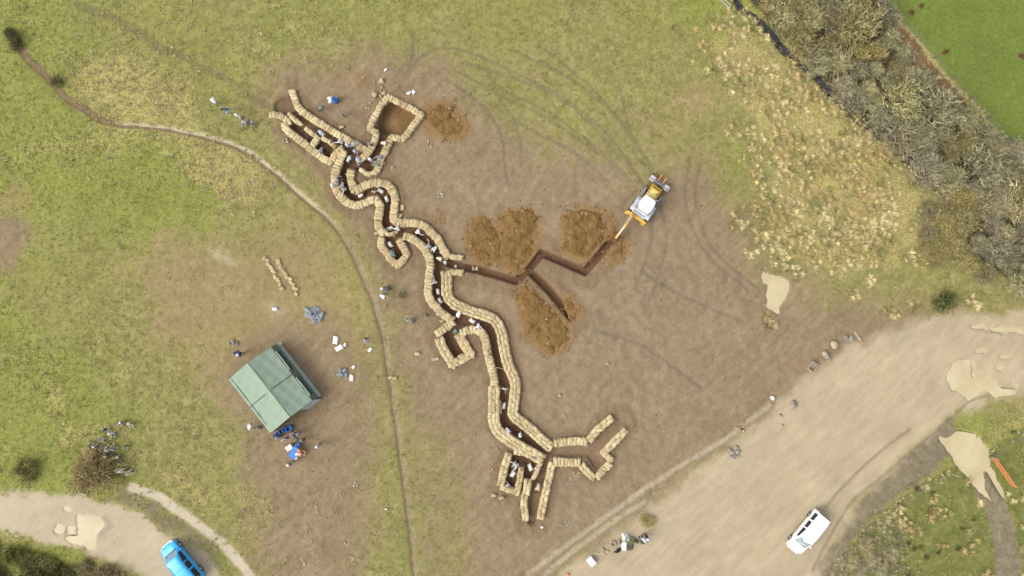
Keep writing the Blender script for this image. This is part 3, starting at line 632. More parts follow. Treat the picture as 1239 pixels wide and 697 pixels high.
# single sacks lying about
def at(px, py, dz=0.0): x, y = W(px, py); return x, y, gzmax(x, y, .14) + dz
for px, py, a, L, lab in [
  (437,236.5,20,.62,'white sack on the trench floor in the lower bend of the upper S-curve'),(461,231,-35,.66,'white sack on the trench floor at the crest of the S-curve'),(468,241,-60,.66,'white sack on the trench floor just past the crest of the S-curve'),
  (471.6,276.5,20,.68,'white sack on the trench floor at the elbow by the curled row of bags'),(472.3,296,-60,.72,'long white sack inside the small U-shaped bay'),
  (530,352.7,90,.62,'white sack in the middle trench, upper of two close together'),(532.5,364,-60,.70,'white sack in the middle trench, lower of two close together'),(555,380.6,60,.62,'white sack just above the fork to the V-shaped bay'),(572,388,-30,.7,'white sack just below the fork to the V-shaped bay'),
  (610,490.7,90,.7,'white sack in the straight lower trench'),(620.7,573,60,.75,'white sack in the west pocket of the bottom dugout'),(641.7,565,-60,.75,'white sack in the east pocket of the bottom dugout')]:
    x, y, z = at(px, py, .22); place_bag(*W(px, py, z), z + .05, math.radians(a), L, L * .66, .55, 0, lab, 'white sacks in the trench', 'sack', 'sack', M['whitebag'])
for px, py, a, L, lab in [
  (405,177,30,.5,'pale sack on the corner of the second dugout'),(535,388,20,.5,'pale sack dropped outside the parapet above the V-shaped bay'),(597.6,599,0,.55,'pale sack on the ground below the bottom dugout, western of two'),(607,602,30,.55,'pale sack on the ground below the bottom dugout, eastern of two'),
  (487,251,80,.6,'long pale sack lying outside the S-curve parapet'),(490,266,60,.5,'pale sack lying outside the parapet just below the S-curve'),(484,262,70,.6,'pale sack hugging the outer face of the S-curve parapet'),(456,282,20,.5,'pale sack by the curled end of the parapet'),
  (465,198,60,.35,'pale scrap of sack beside the link trench'),(475,203,0,.3,'pale sack scrap on bare ground beyond the link trench'),(455.7,457,60,.3,'tiny pale sack on the grass'),(448,423,40,.5,'pale sack on the grass east of the two white bags'),(505.5,428,10,.55,'pale sack on bare ground west of the V-shaped bay'),
  (406,411.5,85,.8,'large white bag standing on the grass'),(410.5,421,20,.8,'white bag lying below the large white bag'),(417.5,417,60,.4,'small white bag beside the large white bag'),(425.5,457,80,.65,'white bag beside the grey pile'),(428,444,40,.4,'small tan bag above the white bag near the grey pile'),
  (333,374,10,.5,'white bag on the worn patch below the loose rows'),(413.5,154,20,.5,'pale sack on the ground behind the upper parapet'),(478,457,5,.5,'whitish sack lying on the worn path'), (472.5,456.5,15,.45,'second whitish sack lying on the worn path'),(588,386.5,40,.4,'pale sack lying outside the triple row'),(594,433,30,.55,'pale dirty sack on top of the inner parapet below the V-shaped bay'),(590.5,427,70,.5,'pinkish dirty sack on the inner parapet below the V-shaped bay')]:
    x, y, z = at(px, py, .10); place_bag(x, y, z + (.3 if 'on top' in lab or 'on the inner' in lab or 'on the corner' in lab else 0), math.radians(a), L, L * .62, .24, 0, lab, 'loose sacks around the works', 'sack', 'sack', M['whitebag'] if 'white' in lab else None)
sme = mesh_np('sandbag_parapet', np.concatenate(STUFFV), np.concatenate(STUFFF), True, extra={'tone': np.concatenate(STUFFT)})
tag(link('sandbag_parapet', sme, None, M['bag']), 'cream sandbag parapets stacked along the trench edges', None, None, 'stuff')
print('individual bags', nind, 'mass bags', len(STUFFV))

# loose clods and crumbs of soil round the digging
for _ in range(7500):
    j, i = random.randrange(NY), random.randrange(NX); x, y = float(xs[i]), float(ys[j])
    if abs(x) > 54 or abs(y) > 31: continue
    p = max(near[j, i] * .9, mud[j, i] * .38, ochre[j, i] * .6, dry[j, i] * .03) * (1 - .93 * road[j, i]) * (1 - tdark[j, i])
    if random.random() < p:
        k = random.random(); c = alb(140,116,88) if k < .35 else alb(182,158,126) if k < .75 else alb(214,194,160)
        if ochre[j, i] > .3: c = alb(182,140,92) if k < .7 else alb(215,185,138)
        clod(x, y, GZ[j, i] + .02, random.uniform(.03, .10), c)
# pebbles on the gravel
for _ in range(2500):
    j, i = random.randrange(NY), random.randrange(NX); x, y = float(xs[i]), float(ys[j])
    if abs(x) < 54 and abs(y) < 31 and road[j, i] > .7 and pud[j, i] < .1: clod(x, y, GZ[j, i] + .01, random.uniform(.02, .06), random.choice([alb(225,210,182), alb(178,160,132), alb(150,135,115)]))
tag(link('soil_clods', mesh_np('soil_clods', clodv, clodf, False, cols={'col': np.array(clodc)}), None, M['soil_clods']), 'loose soil clods and stones scattered on the bare ground', None, None, 'stuff')

# ------------------------------------------------------------------ grass as stuff
def blades(cx, cy, cz, n, ln, wd, lean, cols, jit):
    """arrays of tuft centres -> blade triangles"""
    m = len(cx); r = RNG
    X = np.repeat(cx, n); Y = np.repeat(cy, n); Z = np.repeat(cz, n); L = np.repeat(ln, n) * r.uniform(.6, 1.15, m * n)
    a = r.uniform(0, 2 * np.pi, m * n); sp = np.repeat(jit, n) * np.sqrt(r.random(m * n)); b = a + r.normal(0, .5, m * n)
    bx, by = X + np.cos(b) * sp, Y + np.sin(b) * sp; tl = np.clip(lean + r.normal(0, .18, m * n), .1, 1.4)
    dx, dy, dz = np.cos(a) * np.sin(tl) * L, np.sin(a) * np.sin(tl) * L, np.cos(tl) * L
    w = wd * r.uniform(.7, 1.3, m * n)
    P0 = np.stack([bx - np.sin(a) * w, by + np.cos(a) * w, Z], -1); P1 = np.stack([bx + np.sin(a) * w, by - np.cos(a) * w, Z], -1); P2 = np.stack([bx + dx, by + dy, Z + dz], -1)
    V = np.stack([P0, P1, P2], 1).reshape(-1, 3)
    c = np.repeat(cols, n, 0) * r.uniform(.8, 1.2, (m * n, 1)) * np.repeat(r.uniform(.74, 1.26, (m, 1)), n, 0); c = np.repeat(c, 3, 0)
    return V, np.concatenate([c, np.ones((len(c), 1))], 1)
def sample(n, wt):
    x = RNG.uniform(-55, 55, n); y = RNG.uniform(-32, 32, n)
    i = np.clip(np.searchsorted(xs, x), 0, NX - 1); j = np.clip(np.searchsorted(ys, y), 0, NY - 1)
    k = RNG.random(n) < wt[j, i]; return x[k], y[k], GZ[j, i][k], j[k], i[k]
def mixc(a, b, t): return np.array(a[:3])[None] * (1 - t[:, None]) + np.array(b[:3])[None] * t[:, None]
bare = np.clip(mud * .93 + road * 1.2 + strip + hedge + path + tdark + pud * 2 + near + dry * .55 + vergeR * .55 + ftrack * .8 + tyre * .3 + rust * .5 + ochre * .8 + ent, 0, 1)
gw = (1 - bare) * np.clip(.35 + .9 * (n2 - .25), .08, 1)
x, y, z, j, i = sample(90000, gw)
t = np.clip(straw[j, i] * .8 + .55 * (fbm(x, y, 1.4, 77, 2) - .35), 0, 1); g = np.clip(lush[j, i] + field[j, i] * .8, 0, 1); ps = past[j, i]
c = mixc(alb(162,152,94), alb(230,214,158), t); c = c * (1 - g[:, None] * .7) + np.array(alb(158,162,80)[:3])[None] * g[:, None] * .7
c = np.where(ps[:, None] > .5, np.array(alb(132,147,68)[:3])[None], c)
ln = np.where(ps > .5, .10, .17) * (1 + .6 * straw[j, i]); V, Cc = blades(x, y, z - .01, 6, ln, .035, .95, c, np.full(len(x), .10))
tag(link('grass', mesh_np('grass', V, np.arange(len(V)).reshape(-1, 3), False, cols={'col': Cc}), None, M['grass_blades']), 'short rough pasture grass over the open ground', None, None, 'stuff')
# straw coloured tussocks
trail = np.clip(sum(stripe(q, .45, .35, .5) for q in [[(960,215),(978,262),(1000,325)],[(912,110),(930,150),(925,200),(950,240)],[(985,212),(1020,235),(1060,262)],[(1085,175),(1100,215),(1092,262),(1085,320)],[(1062,330),(1030,330),(985,345)]]), 0, 1); tus = area(TUSSOCK, 1.2, .9); tw = np.clip(tus * sstep(.34, .56, fbm(GX, GY, 2.8, 61, 4) * .85 + .15 * n3) * (.22 + .78 * area([(925,120),(1000,130),(1060,170),(1120,228),(1100,290),(1050,325),(990,330),(940,312),(915,280),(950,215)], 3, 2)) + .35 * area([(845,40),(900,20),(940,60),(1000,110),(1000,200),(930,240),(895,220),(905,150),(870,100)], 3, 2) * sstep(.45, .6, fbm(GX, GY, 2.6, 62, 3)) + .9 * np.minimum(1, sum(area([(a - r, b), (a, b - r), (a + r, b), (a, b + r)], .4, .4) for a, b, r in [(1036,357,5),(1050,340,7),(1060,330,8),(1080,380,7),(1078,374,6),(1105,372,6),(1143,300,8),(1178,365,9),(928,385,6),(932,392,9),(900,270,8),(890,258,6),(885,275,6),(1104,312,9)])) + .55 * area(FIELD, 1, .5) * sstep(.60, .70, fbm(GX, GY, 1.7, 63, 2)) * (1 - ftrack), 0, 1) * (1 - np.clip(road + wet * .8 + hedge * .8 + pud * 2 + trail, 0, 1))
x, y, z, j, i = sample(40000, tw)
tx_, ty_, tz_, tj_, ti_ = sample(60000, tw)
keepm = np.ones(len(tx_), bool); cell = {}
for q in range(len(tx_)):
    key = (int(tx_[q] // .50), int(ty_[q] // .50))
    if key in cell: keepm[q] = False
    cell[key] = 1
tx_, ty_, tz_ = tx_[keepm], ty_[keepm], tz_[keepm]
tt = np.clip(fbm(tx_, ty_, 3.0, 66, 3) * 2.4 - .65 + RNG.normal(0, .25, len(tx_)), 0, 1); tc = mixc(alb(198, 174, 114, 1.5), alb(238, 220, 166, 1.5), tt)
kk = RNG.random(len(tx_)) < .14; tc[kk] = np.array(alb(160, 158, 100, 1.6)[:3])
VT, CT = blades(tx_, ty_, tz_ + .06, 48, RNG.uniform(.26, .52, len(tx_)), .022, .8, tc, RNG.uniform(.12, .34, len(tx_)))
print('tussocks', len(tx_))
t = np.clip(fbm(x, y, 2.5, 64, 3) * 2.2 - .6 + RNG.normal(0, .18, len(x)), 0, 1); c = mixc(alb(150,142,84, 1.7), alb(206,188,128, 1.7), t)
k = RNG.random(len(x)) < .16; c[k] = np.array(alb(150,150,90, 1.6)[:3])
V, Cc = blades(x, y, z, 8, RNG.uniform(.2, .4, len(x)), .026, .85, c, RNG.uniform(.10, .26, len(x))); V = np.concatenate([V, VT]); Cc = np.concatenate([Cc, CT])
tag(link('tussock_grass', mesh_np('tussock_grass', V, np.arange(len(V)).reshape(-1, 3), False, cols={'col': Cc}), None, M['grass_blades']), 'straw coloured tussocks of dead grass', None, None, 'stuff')
# rough dead growth: boundary line, thicket margin, grey scrub, left field patches
sw = np.clip(.95 * stripe([(1005,697),(1020,672),(1040,650),(1066,626),(1090,607),(1122,587),(1158,564)], .35, .3, .5) + .8 * stripe([(1195,548),(1225,530),(1260,512)], .3, .3, .5) + .75 * area(SCRUBGREY, 1.4, .8) + .8 * area([(1110,240),(1150,256),(1172,300),(1160,318),(1130,312),(1112,290)], .8, .6) + .85 * stripe([(1005,118),(1032,143),(1070,172),(1112,216),(1136,246)], .9, .6, .5) + .5 * stripe([(900,10),(940,55),(990,105)], .8, .6, .5) + .8 * stripe(STREAM, .8, .35, .4) * sstep(.4, .6, n3)
   + 1.0 * stripe([(1066,0),(1098,38),(1150,98),(1204,158)], .25, .2, .2) + .55 * straw * (GX < -15) + .35 * area([(225,195),(270,180),(320,205),(325,240),(270,245)], 2, 1.5), 0, 1) * (1 - np.clip(road + pud, 0, 1))
x, y, z, j, i = sample(42000, sw)
grey = area(SCRUBGREY, 1.4, .8)[j, i]; t = RNG.random(len(x))
c = mixc(alb(190,178,128, 1.6), alb(226,210,158, 1.6), t); c = c * (1 - grey[:, None]) + mixc(alb(138,130,98, 1.5), alb(196,186,152, 1.5), t) * grey[:, None]
V, Cc = blades(x, y, z, 14, RNG.uniform(.22, .4, len(x)) * (1 + .5 * grey), .026, .7, c, RNG.uniform(.06, .16, len(x)))
tag(link('dead_grass', mesh_np('dead_grass', V, np.arange(len(V)).reshape(-1, 3), False, cols={'col': Cc}), None, M['grass_blades']), 'bleached dead grass and scrub along the fence lines', None, None, 'stuff')

# ------------------------------------------------------------------ trees and bushes
def crown_mesh(name, seed, nclump, ntw, tl, tw, dark, light, flat=.75, leafy=0.0):
    """unit crown (radius 1): many thin twigs in clumps through an uneven dome"""
    r = np.random.default_rng(seed); V, C = [], []
    lob = r.uniform(.72, 1.15, 9); ends = []
    for k in range(nclump):
        a = r.uniform(0, 2 * np.pi); e = np.arcsin(r.uniform(.02, 1) ** .8); rad = r.uniform(.45, 1.0) * lob[int(a / (2 * np.pi) * 9)]
        c = np.array([np.cos(a) * np.cos(e), np.sin(a) * np.cos(e), np.sin(e) * flat + .22]) * rad; ends.append(c)
        out = c / (np.linalg.norm(c) + 1e-6); col = np.array(dark) + (np.array(light) - np.array(dark)) * r.uniform(0, 1)
        cs = r.uniform(.10, .24)
        for q in range(ntw):
            p = c + r.normal(0, cs, 3) * [1, 1, .7]; p[2] = max(p[2], .04)
            d = out * r.uniform(.2, 1.0) + r.normal(0, .5, 3); d[2] = abs(d[2]) * .8; d /= np.linalg.norm(d) + 1e-6
            l = tl * r.uniform(.5, 1.3); s = np.cross(d, r.normal(0, 1, 3)); s /= np.linalg.norm(s) + 1e-6; w = tw * r.uniform(.6, 1.4)
            if leafy: V += [p, p + d * l * .5 + s * w, p + d * l, p + d * l * .5 - s * w]
            else: V += [p - s * w, p + s * w, p + d * l + s * w * .3, p + d * l - s * w * .3]
            cc = col * r.uniform(.8, 1.2); C += [[*cc, 1]] * 4
    return mesh_np(name, V, np.arange(len(V)).reshape(-1, 4), False, cols={'col': C}), ends
def trunk_mesh(name, ends, seed):
    r = random.Random(seed); bm = bmesh.new()
    add_tube(bm, [(0, 0, -.05), (.02, .01, .18), (.0, .03, .36)], [.07, .05, .04], 7)
    for e in ends[::max(1, len(ends) // 11)]:
        e = Vector(e); m = Vector((e.x * .4, e.y * .4, .30 + e.z * .35)); add_tube(bm, [(0, 0, r.uniform(.08, .3)), m, e], [.03, .02, .006], 5)
    me = bm_mesh(name, bm, True); me.materials.append(M['bark']); return me
def kinds(n, seed, dark, light, **kw):
    out = []
    for k in range(n):
        cm, ends = crown_mesh('crown', seed + k, dark=dark[:3], light=light[:3], **kw); cm.materials.append(M['twigs']); out.append((cm, trunk_mesh('trunk', ends, seed + k)))
    return out
T_GREY = kinds(4, 300, alb(130,120,86, 1.4), alb(204,192,148, 1.25), nclump=60, ntw=30, tl=.30, tw=.016)
T_OLIVE = kinds(4, 320, alb(128,122,88, 1.4), alb(196,189,140, 1.25), nclump=60, ntw=30, tl=.26, tw=.018)
T_GOLD = kinds(3, 340, alb(140,128,80, 1.5), alb(200,184,122, 1.4), nclump=56, ntw=30, tl=.25, tw=.018)
B_DARK = kinds(2, 360, alb(88,84,52, 1.4), alb(150,146,90, 1.4), nclump=46, ntw=30, tl=.26, tw=.02)
B_BROWN = kinds(2, 370, alb(112,98,64, 1.4), alb(184,166,118, 1.3), nclump=80, ntw=36, tl=.32, tw=.013)
B_GREEN = kinds(3, 380, alb(70,76,38, 1.6), alb(136,138,68, 1.6), nclump=44, ntw=30, tl=.22, tw=.03, leafy=1)
def plant(name, kind, x, y, r, h, label, cat, group=None, trunk='trunk', crown='crown'):
    z = gz(x, y); o = empty(name, x, y, z - .02, random.uniform(0, 6.28), label, cat, group)
    cm, tm = random.choice(kind)
    for nm, me in ((crown, cm), (trunk, tm)):
        c = bpy.data.objects.new(nm, me); COL.objects.link(c); c.parent = o; c.scale = (r, r, h)
    return o
HP = WP(HEDGE); placed = []
def ok(x, y, r, k=.62): return all(math.hypot(x - a, y - b) > (r + q) * k for a, b, q in placed)
tries = 0
while tries < 16000 and len(placed) < 260:
    tries += 1; px, py = random.uniform(893, 1290), random.uniform(-25, 372); x, y = W(px, py)
    d = float(poly_sd(np.array([x]), np.array([y]), HP)[0]); r = random.choice([random.uniform(.8, 1.3), random.uniform(1.2, 2.2)])
    if d > -r * random.uniform(.05, .6) or not ok(x, y, r, .74): continue
    if float(seg_d(np.array([x]), np.array([y]), STREAMW)[0]) < r * .45 or max(rust[gi(x + a_, y + b_)] for a_, b_ in ((0, 0), (r * .6, 0), (0, r * .6), (-r * .6, 0), (0, -r * .6))) > .3: continue
    placed.append((x, y, r))
    t = vnoise(np.array([x]), np.array([y]), 6, 91)[0] + random.uniform(-.22, .22)
    if px + py > 1380 and px < 1165: t = .9
    if 1165 < px < 1200 and 240 < py < 300: t = .1
    if t < .42: K, lab = T_GREY, 'bare silvery-grey twiggy tree in the thicket between stream and pasture'
    elif t < .8: K, lab = T_OLIVE, 'bare olive-brown twiggy tree in the thicket between stream and pasture'
    else: K, lab = T_GOLD, 'yellowish twiggy tree in the thicket between stream and pasture'
    plant('thicket_tree', K, x, y, r * 1.12, r * random.uniform(1.1, 1.6), lab, 'tree', 'thicket: ' + lab)
print('trees', len(placed), tries)
plant('bush', B_BROWN, *W(118,567), 2.25, 1.9, 'big round brown bush by the lower track with people sitting beside it', 'bush')
plant('bush', B_DARK, *W(35,568), 1.35, 1.2, 'round dark olive bush on the grass above the lower track', 'bush')
for px, py, r in [(17,46,.75),(21,55,.7),(14,41,.6)]: plant('bush', B_DARK, *W(px, py), r, .9, 'dark green bush growing over the top end of the worn path', 'bush', 'bushes at the top of the path')
plant('bush', B_DARK, *W(69,99), .7, .6, 'low dark bush half way down the upper worn path', 'bush')
for px, py, r in [(1122,256,1.1),(1138,270,1.3),(1122,282,1.2),(1150,290,1.2),(1136,300,1.1),(1116,304,.9),(1158,312,1.1),(1146,254,1.0),(1160,272,1.1),(1130,318,.8),(1172,318,1.0),(1188,334,1.0)]: plant('bush', T_GOLD, *W(px, py), r, 1.0, 'low straw-yellow bush between the tussocks and the thicket', 'bush', 'straw-yellow bushes')
plant('gorse_bush', B_GREEN, *W(1140,365), 1.25, 1.1, 'dense dark green gorse bush on the outer verge of the road bend', 'bush')
plant('bush', T_GOLD, *W(782,629), .8, .5, 'scraggy yellowish bush above the tarpaulin pile beside the gravel road', 'bush')
plant('bush', T_GOLD, *W(1108,371), .5, .5, 'small yellowish bush west of the gorse bush', 'bush'); plant('bush', B_BROWN, *W(487,357), .45, .3, 'low brown weed clump beside the middle trench', 'bush')
bl = []
while len(bl) < 26:
    px, py = random.uniform(-14, 150), random.uniform(646, 712); x, y = W(px, py); r = random.uniform(.7, 1.3)
    if py < 652 + max(px, 0) * .27 + r * 6 or any(math.hypot(x - a, y - b) < .75 for a, b in bl): continue
    bl.append((x, y)); brown = px > 95
    lab = 'brown dead-leaved bramble below the lower track' if brown else 'dark green bramble bush below the lower track'
    plant('bramble_bush', B_BROWN if brown else B_GREEN if random.random() < .75 else B_DARK, x, y, r, r * .9, lab, 'bush', 'brambles: ' + lab)
for px, py in [(1108,591),(1127,596),(1225,523),(1099,657),(1113,662),(1120,674),(1105,664),(1135,668),(1099,695),(1177,628),(1163,640),(1158,664)]:
    plant('rush_tuft', B_DARK, *W(px, py), .26, .35, 'small dark rush tuft in the green field', 'rush', 'rush tufts in the field')
for px, py in [(1038,690),(1052,676),(1064,688),(1030,680),(1075,668),(1046,660)]:
    plant('bush', T_GREY, *W(px, py), .8, .6, 'low grey leafless scrub bush inside the field corner', 'bush', 'grey scrub bushes')

# ------------------------------------------------------------------ people: one skinned body per pose
def dirv(pitch, yaw=0, side=0):
    """unit vector: pitch 0 = straight up, 90 = forward(+y), 180 = down; yaw turns about z"""
    p, a = math.radians(pitch), math.radians(yaw)
    return Vector((math.sin(p) * math.sin(a), math.sin(p) * math.cos(a), math.cos(p)))
def body(name, pel_z, torso, head, arms, legs):
    """arms/legs: for each side (upper dir, lower dir)"""
    J, E, R = [], [], []
    def j(p, r, parent=None):
        J.append(Vector(p)); R.append(r if isinstance(r, tuple) else (r, r)); k = len(J) - 1
        if parent is not None: E.append((parent, k))
        return k
    tags = []
    pel = j((0, 0, pel_z), (.15, .11)); t = dirv(torso); right = Vector((1, 0, 0))
    P0 = J[0]; sp_ = j(P0 + t * .22, (.135, .10), pel); ch = j(P0 + t * .43, (.155, .11), sp_); nk = j(P0 + t * .55, (.055, .055), ch)
    h = dirv(head); hd = j(J[nk] + h * .14 , (.108, .128), nk); ht = j(J[nk] + h * .235, (.088, .10), hd)
    face = dirv(head + 90); ns = j(J[hd] + face * .125 - h * .01, (.018, .018), hd)
    bones = [(pel, sp_, 'shirt'), (sp_, ch, 'shirt'), (ch, nk, 'shirt'), (nk, hd, 'skin'), (hd, ns, 'skin'), (hd, ht, 'hair')]
    for s, (u, f) in zip((-1, 1), arms):
        sh = j(J[ch] + t * .06 + right * s * .175, .062, ch); u, f = Vector(u), Vector(f); u = u.normalized(); f = f.normalized()
        el = j(J[sh] + u * .29, .046, sh); wr = j(J[el] + f * .25, .030, el); pa = j(J[wr] + f * .075, (.038, .024), wr)
        bones += [(sh, el, 'shirt'), (el, wr, 'shirt'), (wr, pa, 'skin')]
        sd = f.cross(Vector((0, 0, 1)) if abs(f.z) < .9 else Vector((0, 1, 0))).normalized()
        for q, ln in zip((-1.5, -.5, .5, 1.5), (.055, .072, .076, .062)):
            b = j(J[pa] + f * .04 + sd * q * .019, .0095, pa); e = j(J[b] + f * ln * .6 + Vector((0, 0, -ln * .35)), .008, b); bones.append((b, e, 'skin'))
        th = j(J[wr] + f * .04 + sd * .045, .011, wr); e = j(J[th] + f * .045 + sd * .012, .009, th); bones.append((th, e, 'skin'))
    for s, (u, f) in zip((-1, 1), legs):
        hp = j(J[pel] + right * s * .095 - Vector((0, 0, .04)), .098, pel); u, f = Vector(u).normalized(), Vector(f).normalized()
        kn = j(J[hp] + u * .43, .062, hp); ak = j(J[kn] + f * .41, .042, kn)
        fd = Vector((f.x * .2, 1, 0)) if f.z < -.4 else Vector((0, .2, 1)); fd.normalize()
        to = j(J[ak] + fd * .17 - Vector((0, 0, .03 if f.z < -.4 else 0)), (.045, .032), ak)
        bones += [(pel, hp, 'trousers'), (hp, kn, 'trousers'), (kn, ak, 'trousers'), (ak, to, 'boots')]
    me = bpy.data.meshes.new('tmp'); me.from_pydata([tuple(p) for p in J], E, []); ob = bpy.data.objects.new('tmp', me); COL.objects.link(ob)
    ob.modifiers.new('s', 'SKIN'); 
    for k, v in enumerate(me.skin_vertices[0].data): v.radius = R[k]; v.use_root = (k == 0)
    ob.modifiers.new('u', 'SUBSURF').levels = 1
    dg = bpy.context.evaluated_depsgraph_get(); dg.update(); res = bpy.data.meshes.new_from_object(ob.evaluated_get(dg)); res.name = name
    bpy.data.objects.remove(ob); res.materials.clear()
    slots = ['shirt', 'trousers', 'skin', 'hair', 'boots']
    for sname in slots: res.materials.append(None)
    hc = J[hd]
    for p in res.polygons:
        c = p.center; best, bt = 9, 'shirt'
        for a, b, tg in bones:
            A, B = J[a], J[b]; d = B - A; q = max(0, min(1, (c - A).dot(d) / max(d.length_squared, 1e-9))); dist = (c - A - d * q).length - R[a][0] * .6
            if dist < best: best, bt = dist, tg
        if bt in ('hair', 'skin') and (c - hc).length < .19: bt = 'hair' if ((c - hc).dot(h) > .035 or (c - hc).dot(face) < -.02) else 'skin'
        p.material_index = slots.index(bt); p.use_smooth = True
    lo = min(v.co.z for v in res.vertices)
    for v in res.vertices: v.co.z -= lo
    return res, (J[hd] + h * .05 - Vector((0, 0, lo)), head), [J[k] - Vector((0, 0, lo)) for k in range(len(J))]
dn = (0, 0, -1)
POSE = {
 'stand': body('person', .92, 3, 5, [((-.22, .05, -1), (.1, .35, -1)), ((.22, .02, -1), (-.1, .4, -1))], [((-.06, .04, -1), (0, -.03, -1)), ((.06, -.04, -1), (0, -.06, -1))]),
 'walk': body('person', .90, 8, 6, [((-.2, -.35, -1), (0, .1, -1)), ((.2, .35, -1), (0, .7, -1))], [((-.04, .42, -1), (0, -.05, -1)), ((.04, -.25, -1), (0, -.5, -1))]),
 'dig': body('person', .80, 62, 70, [((-.15, .55, -1), (.35, .55, -.8)), ((.15, .35, -1), (-.25, .75, -.7))], [((-.2, .42, -1), (-.02, -.3, -1)), ((.2, .1, -1), (.02, -.25, -1))]),
 'reach': body('person', .86, 38, 42, [((-.5, .7, -.55), (-.25, .9, -.25)), ((.75, .35, -.5), (.3, .85, -.4))], [((-.2, .3, -1), (0, -.25, -1)), ((.2, -.1, -1), (0, -.2, -1))]),
 'sit': body('person', .22, -14, 4, [((-.35, .5, -.8), (.3, .9, -.2)), ((.35, .5, -.8), (-.3, .9, -.2))], [((-.3, 1, .62), (.05, .55, -1)), ((.3, 1, .40), (.05, .75, -.75))]),
 'recline': body('person', .16, -52, -20, [((-.5, -.5, -.7), (-.1, -.6, -.6)), ((.5, -.2, -.7), (-.2, .9, -.1))], [((-.15, 1, .1), (.0, 1, -.12)), ((.2, 1, .45), (.0, .8, -.6))]),
 'kneel': body('person', .50, 40, 42, [((-.2, .6, -1), (.2, .8, -.5)), ((.2, .6, -1), (-.2, .9, -.5))], [((-.12, .25, -1), (0, -1, -.12)), ((.12, .35, -1), (0, -1, -.12))]),
}
CLOTH = {}
def cloth(c):
    if c not in CLOTH:
        v = {'white': alb(240,238,235), 'cream': alb(228,214,188), 'pale grey': alb(196,196,198), 'grey': alb(150,150,155), 'dark grey': alb(84,82,84), 'black': (.02,.02,.022,1), 'navy': (.03,.045,.10,1), 'blue': (.05,.14,.40,1), 'pale blue': alb(182,190,204),
             'green': alb(110,120,92), 'pale green': alb(165,180,160), 'khaki': alb(150,135,100), 'brown': alb(105,78,55), 'pink': alb(226,196,190), 'orange': alb(225,140,90), 'teal': alb(110,140,140), 'purple': alb(130,110,150), 'skin': (.48,.30,.21,1), 'hair_brown': (.05,.03,.018,1), 'hair_fair': (.30,.22,.12,1), 'hair_grey': (.30,.29,.28,1), 'boots': (.04,.03,.025,1)}[c]
        v = tuple(min(.8, q * 1.35 + .012) for q in v[:3]) + (1,); CLOTH[c] = noisy('cloth_' + c.replace(' ', '_') if c not in ('skin', 'boots') and not c.startswith('hair') else c, v, tuple(x * .82 for x in v[:3]) + (1,), 6, .9, .12)
    return CLOTH[c]
bmh = bmesh.new(); add_lathe(bmh, [(.15, -.012), (.155, 0), (.112, .012), (.108, .05), (.085, .09), (.04, .11), (.005, .115)], 14); HATME = bm_mesh('hat', bmh, True); HATME.materials.append(None)
SHOVEL = []
def make_shovel(x, y, z, rz, label, tilt=1.0):
    o = empty('shovel', x, y, z, rz, label, 'shovel'); o.rotation_euler = (tilt, 0, rz)
    part('handle', o, M['timber'], lambda bm: (add_tube(bm, [(0, 0, .3), (0, 0, 1.25)], .022, 8), add_tube(bm, [(-.07, 0, 1.27), (.07, 0, 1.27)], .02, 8)), True)
    part('blade', o, M['steel'], lambda bm: add_prism(bm, [(-.012, 0), (.012, 0), (.025, .32), (.0, .32)], -.09, .09))
    return o
npers = 0
def person(px, py, pose, head, shirt, trs, label, hat=None, hair='hair_brown', z=None, shovel=False, s=1.0):
    """head: compass heading in the picture, 0 = up, 90 = to the east"""
    global npers; npers += 1
    me, (hp, hpit), jj = POSE[pose]
    x, y = W(px, py); g = gz(x, y) if z is None else z; x, y = W(px, py, g + (1.3 if pose in ('stand', 'walk') else .6))
    if z is None: g = gz(x, y)
    o = bpy.data.objects.new('person', me); COL.objects.link(o); o.location = (x, y, g); rz = -math.radians(head); o.rotation_euler = (0, 0, rz); s = s * (.86 if pose in ('sit', 'recline') else 1.0); o.scale = (s, s, s * random.uniform(.95, 1.03))
    for k, c in enumerate((shirt, trs, 'skin', hair, 'boots')):
        o.material_slots[k].link = 'OBJECT'; o.material_slots[k].material = cloth(c)
    tag(o, label, 'person')
    if hat:
        h = bpy.data.objects.new('hat', HATME); COL.objects.link(h); h.parent = o; h.location = hp + dirv(hpit) * .03; h.rotation_euler = (-math.radians(hpit), 0, 0)
        h.material_slots[0].link = 'OBJECT'; h.material_slots[0].material = cloth(hat)
    return o
